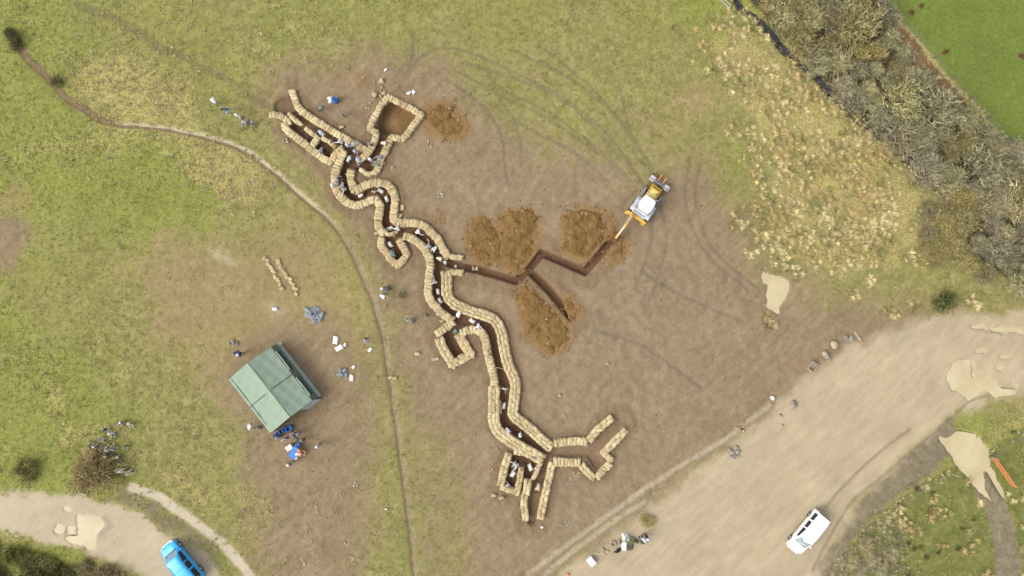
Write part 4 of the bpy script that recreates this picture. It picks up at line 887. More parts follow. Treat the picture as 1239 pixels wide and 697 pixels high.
PEOPLE = [
 # upper trench arm
 (386.5,159,'dig',130,'pale blue','grey','person in pale blue bending in the upper entrance trench beside the first dugout','white'),
 (400,170,'walk',120,'grey','dark grey','person in grey walking down the upper entrance trench above the second dugout',None),
 (414,172.5,'reach',300,'white','dark grey','person in a white top reaching out at the middle of the upper entrance trench',None),
 (420,176,'stand',20,'pale grey','navy','person in pale grey, first of three close together in the upper entrance trench','white'),
 (424.7,177.5,'dig',60,'pale blue','dark grey','person in pale blue digging, second of three close together in the upper entrance trench',None),
 (430,183,'stand',200,'pale blue','navy','person with a grey hat at the lower end of the upper entrance trench','pale grey'),
 (391,179.5,'dig',200,'grey','navy','person in grey and navy bent over inside the second dugout',None),
 (421,195.6,'dig',40,'pale grey','grey','person in pale grey bending where the winding trench begins',None),
 (436.5,197.5,'dig',330,'pale blue','navy','person in pale blue digging in the cross link of the trench',None),
 (434.5,200,'stand',60,'navy','dark grey','person in navy standing in the cross link of the trench',None),
 (448,194,'walk',10,'pale grey','grey','person in pale grey walking up the link trench to the square room','white'),
 (447,173.5,'stand',200,'dark grey','dark grey','person in dark grey standing on the bank between the entrance trench and the link trench','grey'),
 (462,173.5,'dig',100,'cream','khaki','person in cream bending in the link trench just below the square room',None),
 (461.5,190,'kneel',250,'pale blue','dark grey','person in pale blue kneeling on the sandbags of the link trench',None),
 (458.5,200,'kneel',290,'pale green','khaki','person in pale green kneeling at the bottom of the link trench parapet',None),
 (415.6,221,'dig',190,'pale grey','dark grey','person in pale grey digging on the first bend of the S-curve',None),
 (419.5,229,'reach',240,'cream','dark grey','person in cream reaching out lower on the first bend of the S-curve',None),
 (405.5,219.5,'kneel',60,'grey','dark grey','person in grey kneeling on the west parapet of the winding trench',None),
 (402,224,'stand',80,'white','pale grey','person in white standing outside the west parapet of the winding trench','white'),
 (452.5,232,'stand',0,'pink','brown','person in pink standing at the top of the S-curve',None),
 (483.4,279,'reach',320,'white','dark grey','person in white with arms out beside the white sack at the curled bags',None),
 (504,281.8,'reach',70,'white','khaki','person in white leaning with both arms spread across the middle trench',None),
 (521.5,299,'reach',300,'pale grey','dark grey','person in pale grey crouched over the middle trench where it turns south',None),
 (529,299,'dig',230,'white','navy','person in white bending at the north-east side where the middle trench turns south',None),
 (529,312,'dig',110,'cream','black','person in cream and black bending at the junction with the new trench',None),
 (538.5,317.5,'stand',90,'pale blue','navy','person in pale blue standing in the mouth of the new trench','white'),
 (478,310,'dig',330,'teal','dark grey','person in teal bent over in the small U-shaped bay',None),
 (528.7,342,'reach',290,'pink','dark grey','person in a pale pink top reaching with one arm in the straight middle trench',None),
 (578.7,391.5,'reach',170,'white','black','person in white with outstretched arms beside the sack below the fork',None),
 (549.4,402.5,'kneel',40,'teal','grey','person in grey-teal kneeling in the neck of the V-shaped bay',None),
 (611,471,'stand',10,'white','dark grey','person in white standing by the timber brace in the lower trench',None),
 (613,517,'dig',150,'pale grey','black','person in pale grey bending on the last curve of the lower trench',None),
 (628.5,526,'walk',120,'white','dark grey','person in white walking below the last curve of the lower trench','white'),
 (624,557.5,'dig',200,'pale green','black','person in pale green and black at the corner of the bottom dugout',None),
 (627,561,'reach',250,'white','black','person in white reaching in the west pocket of the bottom dugout',None),
 (645.6,554.7,'stand',180,'pink','black','person in pink standing in the top corner of the bottom dugout',None),
 (652,585,'dig',200,'cream','grey','person in cream bending in the southern arm of the trench',None),
 (617,588,'kneel',300,'white','black','person in white and black kneeling on the end wall of the bottom dugout',None),
 (653,566,'kneel',240,'pale grey','dark grey','person in pale grey kneeling on the wall between dugout and southern arm',None),
 # around the trench
 (385.5,131,'kneel',90,'teal','dark grey','person in teal kneeling on the bank above the entrance trench',None),
 (412,137,'stand',30,'grey','grey','person in grey standing near the blue barrel',None),
 (498,388.5,'kneel',300,'pale green','grey','person in pale green kneeling on bare ground west of the trench fork',None),
 (514.6,382,'stand',20,'navy','navy','person dressed all in navy standing west of the trench fork',None),
 (441,410,'dig',140,'grey','dark grey','person in grey bending on the grass beside the worn path',None),
 (463,349,'stand',220,'pale green','khaki','person in pale green standing beside the worn path, upper of a pair','white'),
 (461,357,'dig',120,'white','khaki','person in white bending beside the worn path, lower of a pair',None),
 (469,349,'kneel',240,'grey','dark grey','person in grey kneeling at the right hand of the pair by the worn path',None),
 # upper left group
 (262,125.5,'dig',320,'white','grey','person in white stooping on the grass, farthest up the slope in a group of five',None),
 (278,133,'reach',250,'teal','pale grey','person in teal with a wide stance in the group of five on the grass','black'),
 (287,139,'stand',200,'white','khaki','person in white in the middle of the group of five on the grass','white'),
 (294.5,148,'sit',190,'pale grey','grey','person in pale grey sitting in the group of five on the grass',None),
 (305,148,'sit',170,'grey','dark grey','person in grey sitting nearest the trench in the group of five on the grass',None),
 # group by the big bush
 (145.5,512,'sit',220,'purple','cream','person in a purple top sitting at the top of the picnic group','white'),
 (157,513.5,'sit',180,'grey','cream','person in a grey top sitting at the top corner of the picnic group','white'),
 (126.5,521,'sit',120,'navy','pale grey','person in navy sitting in the picnic group, between the ring and the top pair',None),
 (134,525.5,'sit',150,'white','navy','person in white top and white hat sitting beside the picnicker in navy','white'),
 (120,532,'sit',110,'pale grey','cream','person in light grey with pale legs folded, sitting at the edge of the picnic group',None),
 (108.5,539,'sit',100,'pale green','cream','person in pale green sitting farthest west in the picnic group',None),
 (115.5,541,'sit',120,'dark grey','pale grey','person in dark grey with a white hat sitting west in the picnic group','white'),
 (128,545,'sit',30,'white','khaki','person in white sitting close against the top of the big bush',None),
 (135.5,543,'sit',330,'teal','cream','person in teal sitting in the middle of the picnic group',None),
 (151.5,540.5,'sit',200,'green','pale green','person in green sitting apart at the east of the picnic group',None),
 (129.5,552,'sit',60,'dark grey','dark grey','person in dark grey with a white hat tucked beside the big bush','white'),
 (137,555.5,'recline',250,'navy','cream','person in navy lying back with pale legs stretched out beside the big bush','white'),
 (141,570,'sit',90,'cream','pale grey','person in cream sitting low at the east side of the big bush',None),
 (146.5,570,'sit',80,'white','khaki','person in white sitting low at the east side of the big bush','white'),
 (154,573.5,'sit',60,'cream','cream','person all in cream sitting lowest in the picnic group',None),
 # tent
 (335,529.5,'stand',200,'pale grey','khaki','person in pale grey standing at the south corner of the green tent',None),
 (343,532,'stand',160,'white','navy','person in white and navy standing in front of the green tent',None),
 (352.5,525,'walk',150,'pink','navy','person in pink walking out of the green tent',None),
 (361.5,524.5,'stand',250,'grey','grey','person in grey standing at the edge of the tent awning',None),
 (366,533,'stand',260,'green','dark grey','person in green standing beyond the table in front of the tent',None),
 (384.5,540,'stand',270,'pale grey','khaki','person with a white hat standing alone east of the tent table','white'),
 (349,562.5,'stand',20,'grey','khaki','person with a white hat standing alone south of the tent table','white'),
 (314,517.5,'stand',30,'purple','khaki','person in purple standing beside the tent near its south corner',None),
 (302.5,518.5,'dig',20,'white','pale grey','person all in white bending by the western side of the tent',None),
 (289,429,'stand',100,'navy','navy','person in navy with a white hat standing north-west of the tent','white'),
 # roadside
 (751,657.5,'dig',60,'white','black','person in white and black bending by the white tarpaulin',None),
 (775.5,650,'dig',120,'pale grey','black','person in pale grey and black bending at the roadside pile',None),
 (783.5,651,'stand',200,'navy','dark grey','person in navy with a white hat at the edge of the gravel road','white'),
 (899,520,'stand',200,'brown','orange','person in brown with orange trousers at the edge of the gravel road',None),
]
for row in PEOPLE:
    person(*row[:7], hat=row[7], hair=random.choice(['hair_brown', 'hair_brown', 'hair_fair', 'hair_grey']))
for px, py, rz, lab in [(507,276,.5,'shovel with a pale handle leaning across the middle trench'),(580,389,-.6,'shovel held across the trench below the fork'),(526,339,1.3,'shovel by the person in pale pink in the straight middle trench'),(417,227,2.2,'shovel on the first bend of the S-curve'),(625,562,.9,'shovel in the bottom dugout')]:
    x, y = W(px, py); make_shovel(x, y, gz(x, y) + .05, rz, lab, .75)

# ------------------------------------------------------------------ cars
def car(px, py, ang, paint, label, cat, Lc, Wc, Hr, hood_l, ws_l, trim, seam=False, bumper=None, name='parked_car'):
    """+y is forward. hood_l bonnet length, ws_l windscreen length"""
    x, y = W(px, py, .8); z = gz(x, y) + .02; o = empty(name, x, y, z, ang, label, cat)
    y1, y0 = Lc / 2, -Lc / 2; yh = y1 - hood_l; yw = yh - ws_l; hz = .98; w = Wc / 2
    # stations: (y, half width low, half width belt, z belt, half width top, z top)
    ST = [(y1, w * .62, w * .66, .52, w * .60, .58), (y1 - .10, w * .86, w * .86, .66, w * .78, .74), (y1 - .30, w * .96, w * .95, .80, w * .84, .88), (y1 - .7, w, w * .98, .88, w * .86, .95),
          (yh, w, w, hz - .04, w * .88, hz + .03), (yw, w, w, hz + .02, w * .80, Hr - .06), (yw - .35, w, w, hz + .02, w * .80, Hr), (0 - .5, w, w, hz + .02, w * .80, Hr + .02), (y0 + .55, w, w, hz + .02, w * .79, Hr), (y0 + .14, w * .98, w * .98, hz + .02, w * .76, Hr - .07), (y0 + .02, w * .95, w * .95, hz, w * .90, hz + .08), (y0, w * .90, w * .92, .6, w * .88, .66)]
    def ring(s):
        yy, wl, wb, zb, wt, zt = s
        return [(-wl * .9, yy, .24), (-wl, yy, .42), (-wb, yy, zb * .8), (-wb * .985, yy, zb), (-wt, yy, zt - .04), (-wt * .9, yy, zt), (-wt * .45, yy, zt + .02), (0, yy, zt + .028), (wt * .45, yy, zt + .02), (wt * .9, yy, zt), (wt, yy, zt - .04), (wb * .985, yy, zb), (wb, yy, zb * .8), (wl, yy, .42), (wl * .9, yy, .24)]
    def bodyf(bm):
        R = [[bm.verts.new(p) for p in ring(s)] for s in ST]
        for a, b in zip(R, R[1:]):
            for k in range(len(a)): bm.faces.new((a[k], a[(k + 1) % len(a)], b[(k + 1) % len(a)], b[k]))
        bm.faces.new(R[0]); bm.faces.new(R[-1][::-1])
    b = part('body', o, paint, bodyf, True)
    sub = b.modifiers.new('bevel', 'BEVEL'); sub.width = .025; sub.segments = 2; sub.limit_method = 'ANGLE'; sub.angle_limit = math.radians(28)
    def lerp(s0, s1, t): return [a + (c - a) * t for a, c in zip(s0, s1)]
    def glass(name, pts, mat):
        def f(bm):
            vs = [bm.verts.new(p) for p in pts]; fc = bm.faces.new(vs); nrm = (vs[1].co - vs[0].co).cross(vs[2].co - vs[0].co).normalized()
            cen = sum((v.co for v in vs), Vector()) / len(vs)
            if nrm.dot(cen - Vector((0, cen.y * .8, .6))) < 0: nrm = -nrm
            for v in vs: v.co += nrm * .012
            r = bmesh.ops.extrude_face_region(bm, geom=[fc]); 
            for v in [q for q in r['geom'] if isinstance(q, bmesh.types.BMVert)]: v.co -= nrm * .02
        return part(name, o, mat, f)
    A, B = ST[4], ST[5]; q0, q1 = lerp(A, B, .10), lerp(A, B, .93)
    glass('windscreen', [(-q0[4] * .9, q0[0], q0[5] + .012), (0, q0[0] + .01, q0[5] + .034), (q0[4] * .9, q0[0], q0[5] + .012), (q1[4] * .9, q1[0], q1[5] + .012), (0, q1[0] + .01, q1[5] + .034), (-q1[4] * .9, q1[0], q1[5] + .012)], M['glass_pale'])
    C, D = ST[9], ST[10]; q0, q1 = lerp(C, D, .08), lerp(C, D, .85)
    glass('rear_window', [(-q0[4] * .9, q0[0], q0[5] + .005), (0, q0[0], q0[5] + .032), (q0[4] * .9, q0[0], q0[5] + .005), (q1[4] * .86, q1[0], q1[5] + .005), (0, q1[0], q1[5] + .032), (-q1[4] * .86, q1[0], q1[5] + .005)], M['glass'])
    for s in (-1, 1):
        for ya, yb in ((yw + .25, yw - .85), (yw - .95, yw - 1.75), (yw - 1.9, y0 + .35)):
            if ya - yb < .3: continue
            wb, wt = w * .985, w * .80; zb, zt = hz + .05, Hr - .12; f = lambda z: wb + (wt - wb) * (z - hz) / (Hr - .06 - hz)
            ztop0 = min(zt, hz + (zt - hz) * max(.25, min(1, (yh - ya) / max(ws_l, .1)))) if ya > yw else zt
            glass('side_window', [(s * f(zb), ya, zb), (s * f(ztop0), ya - .06, ztop0), (s * f(zt), yb, zt), (s * f(zb), yb, zb)], M['glass'])
        part('door_mirror', o, paint, lambda bm: add_box(bm, (s * (w + .10), yh - .28, hz + .10), (.20, .12, .16), 0, .03))
        part('headlight', o, M['lamp'], lambda bm: add_box(bm, (s * w * .72, y1 - .16, .70), (.34, .22, .13), -s * .35, .03))
        part('tail_light', o, M['red_lamp'], lambda bm: add_box(bm, (s * w * .88, y0 + .02, .85), (.14, .06, .34), 0, .01))
        for yy in (y1 - .85, y0 + .85):
            def tyre(bm): add_lathe(bm, [(.18, -.10), (.31, -.11), (.34, -.07), (.34, .07), (.31, .11), (.18, .10)], 24, Matrix.Translation((s * (w - .10), yy, .34)) @ Matrix.Rotation(math.pi / 2, 4, 'Y'))
            def rim(bm): add_lathe(bm, [(.05, -.115), (.19, -.105), (.19, .105), (.05, .115)], 16, Matrix.Translation((s * (w - .10), yy, .34)) @ Matrix.Rotation(math.pi / 2, 4, 'Y'))
            wh = part('wheel', o, M['black'], tyre, True); part('rim', wh, M['chrome'], rim, True)
    part('front_bumper', o, bumper or trim, lambda bm: [add_box(bm, (0, y1 + .015, .46), (w * 1.34, .10, .18), 0, .03), add_box(bm, (w * .80, y1 - .10, .46), (.34, .10, .18), -.55, .03), add_box(bm, (-w * .80, y1 - .10, .46), (.34, .10, .18), .55, .03)])
    part('rear_bumper', o, trim, lambda bm: add_box(bm, (0, y0 - .02, .45), (w * 1.85, .12, .2), 0, .03))
    part('wiper_scuttle', o, M['black'], lambda bm: add_box(bm, (0, yh + .03, hz + .045), (w * 1.55, .14, .03), 0, .01))
    if seam: part('roof_seam', o, trim, lambda bm: add_box(bm, (0, yw - 1.25, Hr + .045), (w * 1.5, .03, .02)))
    part('number_plate', o, M['white_paint'], lambda bm: add_box(bm, (0, y0 - .09, .6), (.5, .02, .11)))
    for s in (-1, 1): part('roof_rail', o, paint if not seam else trim, lambda bm: add_tube(bm, [(s * w * .74, yw - .4, Hr + .02), (s * w * .74, yw - .6, Hr + .06), (s * w * .74, y0 + .8, Hr + .06), (s * w * .74, y0 + .6, Hr + .02)], .018, 6))
    return o
def heading(dx, dy): return math.atan2(-dx, -dy) if False else math.atan2(-dy, dx) - math.pi / 2    # picture direction (x right, y down) -> z rotation of +y
car(978, 644.5, heading(-.635, .772), M['white_paint'], 'white estate car parked alone on the gravel road', 'car', 4.75, 1.78, 1.62, 1.05, .62, M['steel'], bumper=M['white_paint'])
car(219.5, 682, heading(-.652, -.758), M['blue_paint'], 'bright blue van parked on the lower track, partly out of the picture', 'van', 4.95, 1.86, 1.85, 1.0, .60, M['navy_trim'], seam=True, bumper=M['chrome'], name='parked_van')

# ------------------------------------------------------------------ digger (backhoe loader); +y is forward
dx, dy = W(781, 247, 1.0); DZ = gz(dx, dy) + .03
dg = empty('backhoe_loader', dx, dy, DZ, heading(.57, -.82), 'yellow backhoe digger with white cab roof scraping out the new trench', 'digger')
def wheel(y, s, r, wd, xo):
    t = part('wheel', dg, M['black'], lambda bm: add_lathe(bm, [(r * .55, -wd / 2), (r * .9, -wd / 2 - .02), (r, -wd / 2 + .06), (r, wd / 2 - .06), (r * .9, wd / 2 + .02), (r * .55, wd / 2)], 26, Matrix.Translation((s * xo, y, r)) @ Matrix.Rotation(math.pi / 2, 4, 'Y')), True)
    part('tread', t, M['palesteel'] if r < .5 else M['black'], lambda bm: [add_box(bm, (s * xo + q * wd * .22, y + math.cos(a) * r, r + math.sin(a) * r), (wd * .5, .05, .05), 0, 0, a) for k in range(22) for q in (-1, 1) for a in [2 * math.pi * (k + .5 * (q > 0)) / 22]])
    part('rim', t, M['yellow'], lambda bm: add_lathe(bm, [(.05, -wd / 2 - .03), (r * .56, -wd / 2 + .02), (r * .56, wd / 2 - .02), (.05, wd / 2 + .03)], 18, Matrix.Translation((s * xo, y, r)) @ Matrix.Rotation(math.pi / 2, 4, 'Y')), True)
for s in (-1, 1):
    wheel(1.16, s, .45, .34, .93); wheel(-.85, s, .70, .44, .88)
    part('fender', dg, M['grey_panel'], lambda bm: [add_box(bm, (s * .88, -.55, 1.47), (.46, .95, .05), 0, .02), add_box(bm, (s * .88, .08, 1.36), (.46, .38, .05), 0, .02, -.6), add_box(bm, (s * .88, -1.18, 1.38), (.46, .34, .05), 0, .02, .55)])
    part('loader_arm', dg, M['yellow'], lambda bm: [add_box(bm, (s * .52, 1.0, 1.28), (.12, 1.5, .2), 0, .02, -.12), add_box(bm, (s * .52, 1.98, .82), (.12, .95, .18), 0, .02, -.95)])
    part('loader_ram', dg, M['steel'], lambda bm: add_tube(bm, [(s * .38, .7, .95), (s * .38, 1.7, .85)], .045, 8))
    part('stabiliser', dg, M['yellow'], lambda bm: [add_box(bm, (s * .98, -1.62, .75), (.16, .16, 1.1), 0, .02), add_box(bm, (s * .98, -1.62, .12), (.4, .34, .08), 0, .02)])
    part('pallet_fork', dg, M['orange'], lambda bm: [add_box(bm, (s * .28, 3.12, .55), (.10, .72, .05), 0, .01, .25), add_box(bm, (s * .28, 2.78, .62), (.10, .08, .4), 0, .01)])
    part('work_lamp', dg, M['lamp'], lambda bm: add_box(bm, (s * .6, .62, 2.55), (.2, .1, .14), 0, .03))
part('chassis', dg, M['black'], lambda bm: [add_box(bm, (0, .3, .7), (.8, 3.2, .4), 0, .03), add_box(bm, (0, 1.16, .48), (1.6, .18, .18), 0, .02), add_box(bm, (0, -.85, .7), (1.5, .22, .24), 0, .02)])
bon = part('bonnet', dg, M['cream_panel'], lambda bm: add_box(bm, (0, 1.05, 1.32), (.80, 1.15, .55), 0, .07))
part('exhaust', bon, M['black'], lambda bm: add_tube(bm, [(.26, 1.2, 1.55), (.26, 1.2, 2.1), (.26, 1.26, 2.2)], .04, 8))
part('grille_frame', dg, M['yellow'], lambda bm: [add_box(bm, (0, 1.72, 1.2), (.98, .12, .5), 0, .02), add_box(bm, (0, 1.98, 1.15), (1.16, .10, .16), 0, .02)])
part('grille_gap', dg, M['black'], lambda bm: add_box(bm, (0, 1.86, 1.05), (.9, .14, .3), 0, .01))
cab = part('cab_glass', dg, M['glass'], lambda bm: add_box(bm, (0, -.38, 1.85), (1.22, 1.42, 1.15), 0, .06))
part('cab_frame', dg, M['yellow'], lambda bm: [add_box(bm, (s * .6, y, 1.85), (.09, .09, 1.3), 0, .015) for s in (-1, 1) for y in (-1.06, -.3, .32)] + [add_box(bm, (0, -.38, 1.24), (1.3, 1.5, .12), 0, .02)])
def cabroof(bm):
    prof = [(.52, .50), (.66, .28), (.72, -.15), (.70, -.72), (.56, -1.02)]
    pl = [(x, y) for x, y in prof] + [(-x, y) for x, y in prof[::-1]]
    for z0, z1, k in ((2.44, 2.56, 1.0),):
        a = [bm.verts.new((x * k, (y + .26) * k - .26, z0)) for x, y in pl]; b = [bm.verts.new((x * k, (y + .26) * k - .26, z1)) for x, y in pl]; c = [bm.verts.new((x * .86, (y + .26) * .86 - .26, z1 + .07)) for x, y in pl]
        n = len(pl); bm.faces.new(a); bm.faces.new(c[::-1])
        for k2 in range(n): bm.faces.new((a[k2], a[(k2 + 1) % n], b[(k2 + 1) % n], b[k2])); bm.faces.new((b[k2], b[(k2 + 1) % n], c[(k2 + 1) % n], c[k2]))
part('cab_roof', dg, M['white_paint'], cabroof, False)
part('rear_visor', dg, M['grey_panel'], lambda bm: add_box(bm, (0, -1.20, 2.42), (1.22, .26, .05), 0, .02, .2))
part('engine_deck', dg, M['grey_panel'], lambda bm: add_box(bm, (0, -1.30, 1.25), (1.5, .3, .12), 0, .03))
part('rear_frame', dg, M['yellow'], lambda bm: [add_box(bm, (0, -1.62, 1.12), (2.24, .24, .24), 0, .03), add_box(bm, (0, -1.62, .6), (2.2, .18, .2), 0, .03)])
bk = part('front_bucket', dg, M['steel'], lambda bm: [add_prism(bm, [(2.42, .30), (2.46, .95), (2.52, .95), (2.50, .36), (3.05, .12), (3.05, .06), (2.6, .08)], -1.18, 1.18)] + [add_prism(bm, [(2.42, .30), (2.46, .95), (2.7, .85), (3.05, .3), (3.05, .06), (2.6, .08)], s * 1.18 - .03, s * 1.18 + .03) for s in (-1, 1)])
for s in (-1, 1): part('bucket_corner', bk, M['palesteel'], lambda bm: add_box(bm, (s * .86, 2.66, .62), (.62, .62, .5), 0, .14, .35))
# boom and dipper lie along -y towards the trench, slewed slightly
bo = part('boom', dg, M['yellow'], lambda bm: [add_box(bm, (q * .09 - .50, -2.35, 1.55), (.07, 1.5, .24), 0, .015, .10) for q in (-1, 1)] + [add_box(bm, (-.50, -1.78, 1.2), (.36, .3, .7), 0, .03), add_box(bm, (-.50, -3.0, 1.6), (.28, .22, .24), 0, .03)])
part('boom_ram', bo, M['chrome'], lambda bm: add_tube(bm, [(-.50, -1.9, 1.75), (-.50, -2.9, 1.85)], .05, 8))
di = part('dipper', dg, M['yellow'], lambda bm: [add_box(bm, (-.50, -3.75, 1.20), (.2, 1.75, .26), 0, .02, .52)])
part('dipper_ram', di, M['chrome'], lambda bm: add_tube(bm, [(-.50, -3.2, 1.72), (-.50, -4.2, 1.2)], .045, 8))
part('digging_bucket', dg, M['muddy'], lambda bm: [add_prism(bm, [(-4.35, .75), (-4.75, .70), (-4.95, .35), (-4.85, .02), (-4.5, -.08), (-4.55, .02), (-4.78, .10), (-4.86, .36), (-4.7, .62), (-4.35, .66)], -.78, -.22)] + [add_prism(bm, [(-4.35, .75), (-4.75, .70), (-4.95, .35), (-4.85, .02), (-4.5, -.08)], x - .02, x + .02) for x in (-.78, -.22)])

# ------------------------------------------------------------------ the green tent
TA = math.atan2(-.788, .615); tcx, tcy = -24.05, -10.1; TZ = gz(tcx, tcy)
tent = empty('tent', tcx, tcy, TZ, TA, 'big green frame tent with pale and dark roof slopes standing on the worn grass', 'tent')
# local: x along the ridge (towards the lower right of the picture), y across (towards the upper right)
HL, HWN, HWS, EZ, RZ, RY = 3.4, 2.5, 2.85, 2.0, 3.05, .05
def slab(bm, pts, th=.02):
    vs = [bm.verts.new(p) for p in pts]; f = bm.faces.new(vs); n = (vs[1].co - vs[0].co).cross(vs[2].co - vs[0].co).normalized()
    r = bmesh.ops.extrude_face_region(bm, geom=[f])
    for v in [q for q in r['geom'] if isinstance(q, bmesh.types.BMVert)]: v.co -= n * th
def sagged(bm, p00, p10, p11, p01, sag=.09, n=16):
    g = [[bm.verts.new(tuple((Vector(p00) * (1 - u) * (1 - v) + Vector(p10) * u * (1 - v) + Vector(p11) * u * v + Vector(p01) * (1 - u) * v) - Vector((0, 0, sag * 16 * u * (1 - u) * v * (1 - v) + .02 * math.sin(u * 19 + v * 7) + .02 * math.sin(v * 17 - u * 5 + xa))))) for u in [k / n for k in range(n + 1)]] for v in [k / n for k in range(n + 1)]]
    for j in range(n):
        for i in range(n): bm.faces.new((g[j][i], g[j][i + 1], g[j + 1][i + 1], g[j + 1][i]))
for k, (xa, xb) in enumerate(((-HL, .1), (.1, HL))):
    part('roof_panel', tent, M['tent_light'], lambda bm: sagged(bm, (xa, -HWS, EZ), (xb, -HWS, EZ), (xb, RY, RZ), (xa, RY, RZ)), True)
    part('roof_panel', tent, M['tent_light'], lambda bm: sagged(bm, (xa, RY, RZ), (xb, RY, RZ), (xb, HWN, EZ + .05), (xa, HWN, EZ + .05)), True)
part('ridge_seam', tent, M['tent_light'], lambda bm: add_tube(bm, [(-HL, RY, RZ + .01), (HL, RY, RZ + .01)], .045, 6))
part('roof_seam', tent, M['tent_dark'], lambda bm: [add_tube(bm, [(.1, RY + .3, RZ - .06), (.1, HWN, EZ + .08)], .035, 6), add_tube(bm, [(.1, -HWS, EZ + .03), (.1, -.6, RZ - .14)], .03, 6)])
part('eave_seam', tent, M['tent_dark'], lambda bm: [add_tube(bm, [(-HL + .05, -HWS + .30, EZ + .12), (.0, -HWS + .30, EZ + .10), (HL * .75, -HWS + .24, EZ + .09)], .028, 6)])
part('side_wall', tent, M['tent_light'], lambda bm: slab(bm, [(-HL - .02, -HWS, EZ - .01), (HL + .02, -HWS, EZ - .01), (HL + .04, -HWS - .10, .0), (-HL - .04, -HWS - .10, .0)]))
nw = part('side_wall', tent, M['tent_mid'], lambda bm: slab(bm, [(HL + .02, HWN + .01, EZ + .03), (-HL - .02, HWN + .01, EZ + .03), (-HL - .05, HWN + .10, .0), (HL + .05, HWN + .10, .0)]))
for xa, xb in ((-2.7, -.4), (.6, 2.9)):
    part('window', nw, M['tent_dark'], lambda bm: slab(bm, [(xb, HWN + .05, EZ - .15), (xa, HWN + .05, EZ - .15), (xa, HWN + .09, .75), (xb, HWN + .09, .75)], .02))
    part('rolled_flap', nw, M['tent_flap'], lambda bm: add_tube(bm, [(xa, HWN + .12, EZ + .02), ((xa + xb) / 2, HWN + .14, EZ - .0), (xb, HWN + .12, EZ + .02)], .06, 8))
part('mud_flap', tent, M['tent_flap'], lambda bm: slab(bm, [(HL + .05, HWN + .10, .10), (-HL - .05, HWN + .10, .10), (-HL - .1, HWN + .42, .03), (HL + .1, HWN + .42, .03)]))
part('end_wall', tent, M['tent_mid'], lambda bm: slab(bm, [(-HL, -HWS, 0), (-HL, HWN, 0), (-HL, HWN, EZ), (-HL, RY, RZ - .02), (-HL, -HWS, EZ)]))
part('end_wall', tent, M['tent_mid'], lambda bm: slab(bm, [(HL, HWN, 0), (HL, .6, 0), (HL, .6, RZ - .25), (HL, HWN, EZ)]))
part('end_wall', tent, M['tent_mid'], lambda bm: slab(bm, [(HL, -1.3, 0), (HL, -HWS, 0), (HL, -HWS, EZ), (HL, -1.3, EZ + .42)]))
part('porch_flap', tent, M['tent_flap'], lambda bm: slab(bm, [(HL + .02, HWN, EZ - .4), (HL + .02, .9, EZ - .2), (HL + .42, 1.1, .1), (HL + .42, HWN + .25, .1)]))
part('frame', tent, M['steel'], lambda bm: [add_tube(bm, [(x, y, 0), (x, y, EZ - .03), (x, RY, RZ - .06)], .03, 6) for x in (-HL + .06, .1, HL - .06) for y in (-HWS + .06, HWN - .06)])
for sx, sy in ((-1, -1), (1, -1), (-1, 1), (1, 1), (0, 1), (0, -1)):
    yy = HWN if sy > 0 else -HWS
    g = part('guy_rope', tent, M['rope'], lambda bm: add_tube(bm, [(sx * HL + .1 * (sx == 0), yy, EZ), (sx * (HL + .5), yy + sy * .75, .05)], .012, 5)); part('peg', g, M['timber'], lambda bm: add_tube(bm, [(sx * (HL + .5), yy + sy * .75, -.05), (sx * (HL + .52), yy + sy * .78, .14)], .025, 5))

# ------------------------------------------------------------------ fences and gate
def fence(name, pxs, step, label, ph=1.15, wires=(.35, .65, .95), cat='fence'):
    pts = along(WP(pxs), step); x0, y0 = pts[0]; o = empty(name, x0, y0, 0, 0, label, cat)
    for x, y in pts[:60]:
        z = gz(x, y); part('post', o, M['grey_timber'], lambda bm: add_tube(bm, [(x - x0, y - y0, z - .2), (x - x0 + random.uniform(-.03, .03), y - y0 + random.uniform(-.03, .03), z + ph * random.uniform(.93, 1.05))], [.055, .045], 6))
    for h in wires: part('wire', o, M['steel'], lambda bm: add_tube(bm, [(x - x0, y - y0, gz(x, y) + h) for x, y in pts], .006, 4))
    return o
fence('wire_fence', [(1004,699),(1020,672),(1040,650),(1066,626),(1090,607),(1122,587),(1157,565)], 2.6, 'post and wire fence along the edge of the green field below the gravel road')
fence('wire_fence', [(1200,549),(1225,532),(1262,510)], 2.6, 'short post and wire fence beyond the field gateway')
fence('wire_fence', [(1064,-4),(1080,14),(1118,58),(1165,112),(1206,158),(1240,190)], 2.8, 'post and wire fence between thicket and bright green pasture')
gx, gy = W(1199, 553.5); gate = empty('field_gate', gx, gy, gz(gx, gy), math.atan2(-(588 - 553.5), 1223 - 1199), 'orange tubular field gate swung open beside the flooded gateway', 'gate'); GL = 3.45
part('gate_frame', gate, M['orange'], lambda bm: [add_tube(bm, [(0, 0, .15), (0, 0, .95)], .03, 8), add_tube(bm, [(GL, 0, .15), (GL, 0, .95)], .03, 8), add_tube(bm, [(0, 0, .95), (GL, 0, .95)], .04, 8), add_tube(bm, [(0, 0, .15), (GL, 0, .15)], .03, 8)])
part('gate_bars', gate, M['orange'], lambda bm: [add_tube(bm, [(0, 0, z), (GL, 0, z)], .026, 8) for z in (.38, .64)] + [add_tube(bm, [(GL * .5, 0, .15), (GL * .5, 0, .95)], .02, 6)])
part('gate_post', gate, M['grey_timber'], lambda bm: add_tube(bm, [(-.15, .02, -.3), (-.15, .02, 1.4)], .09, 8), True)

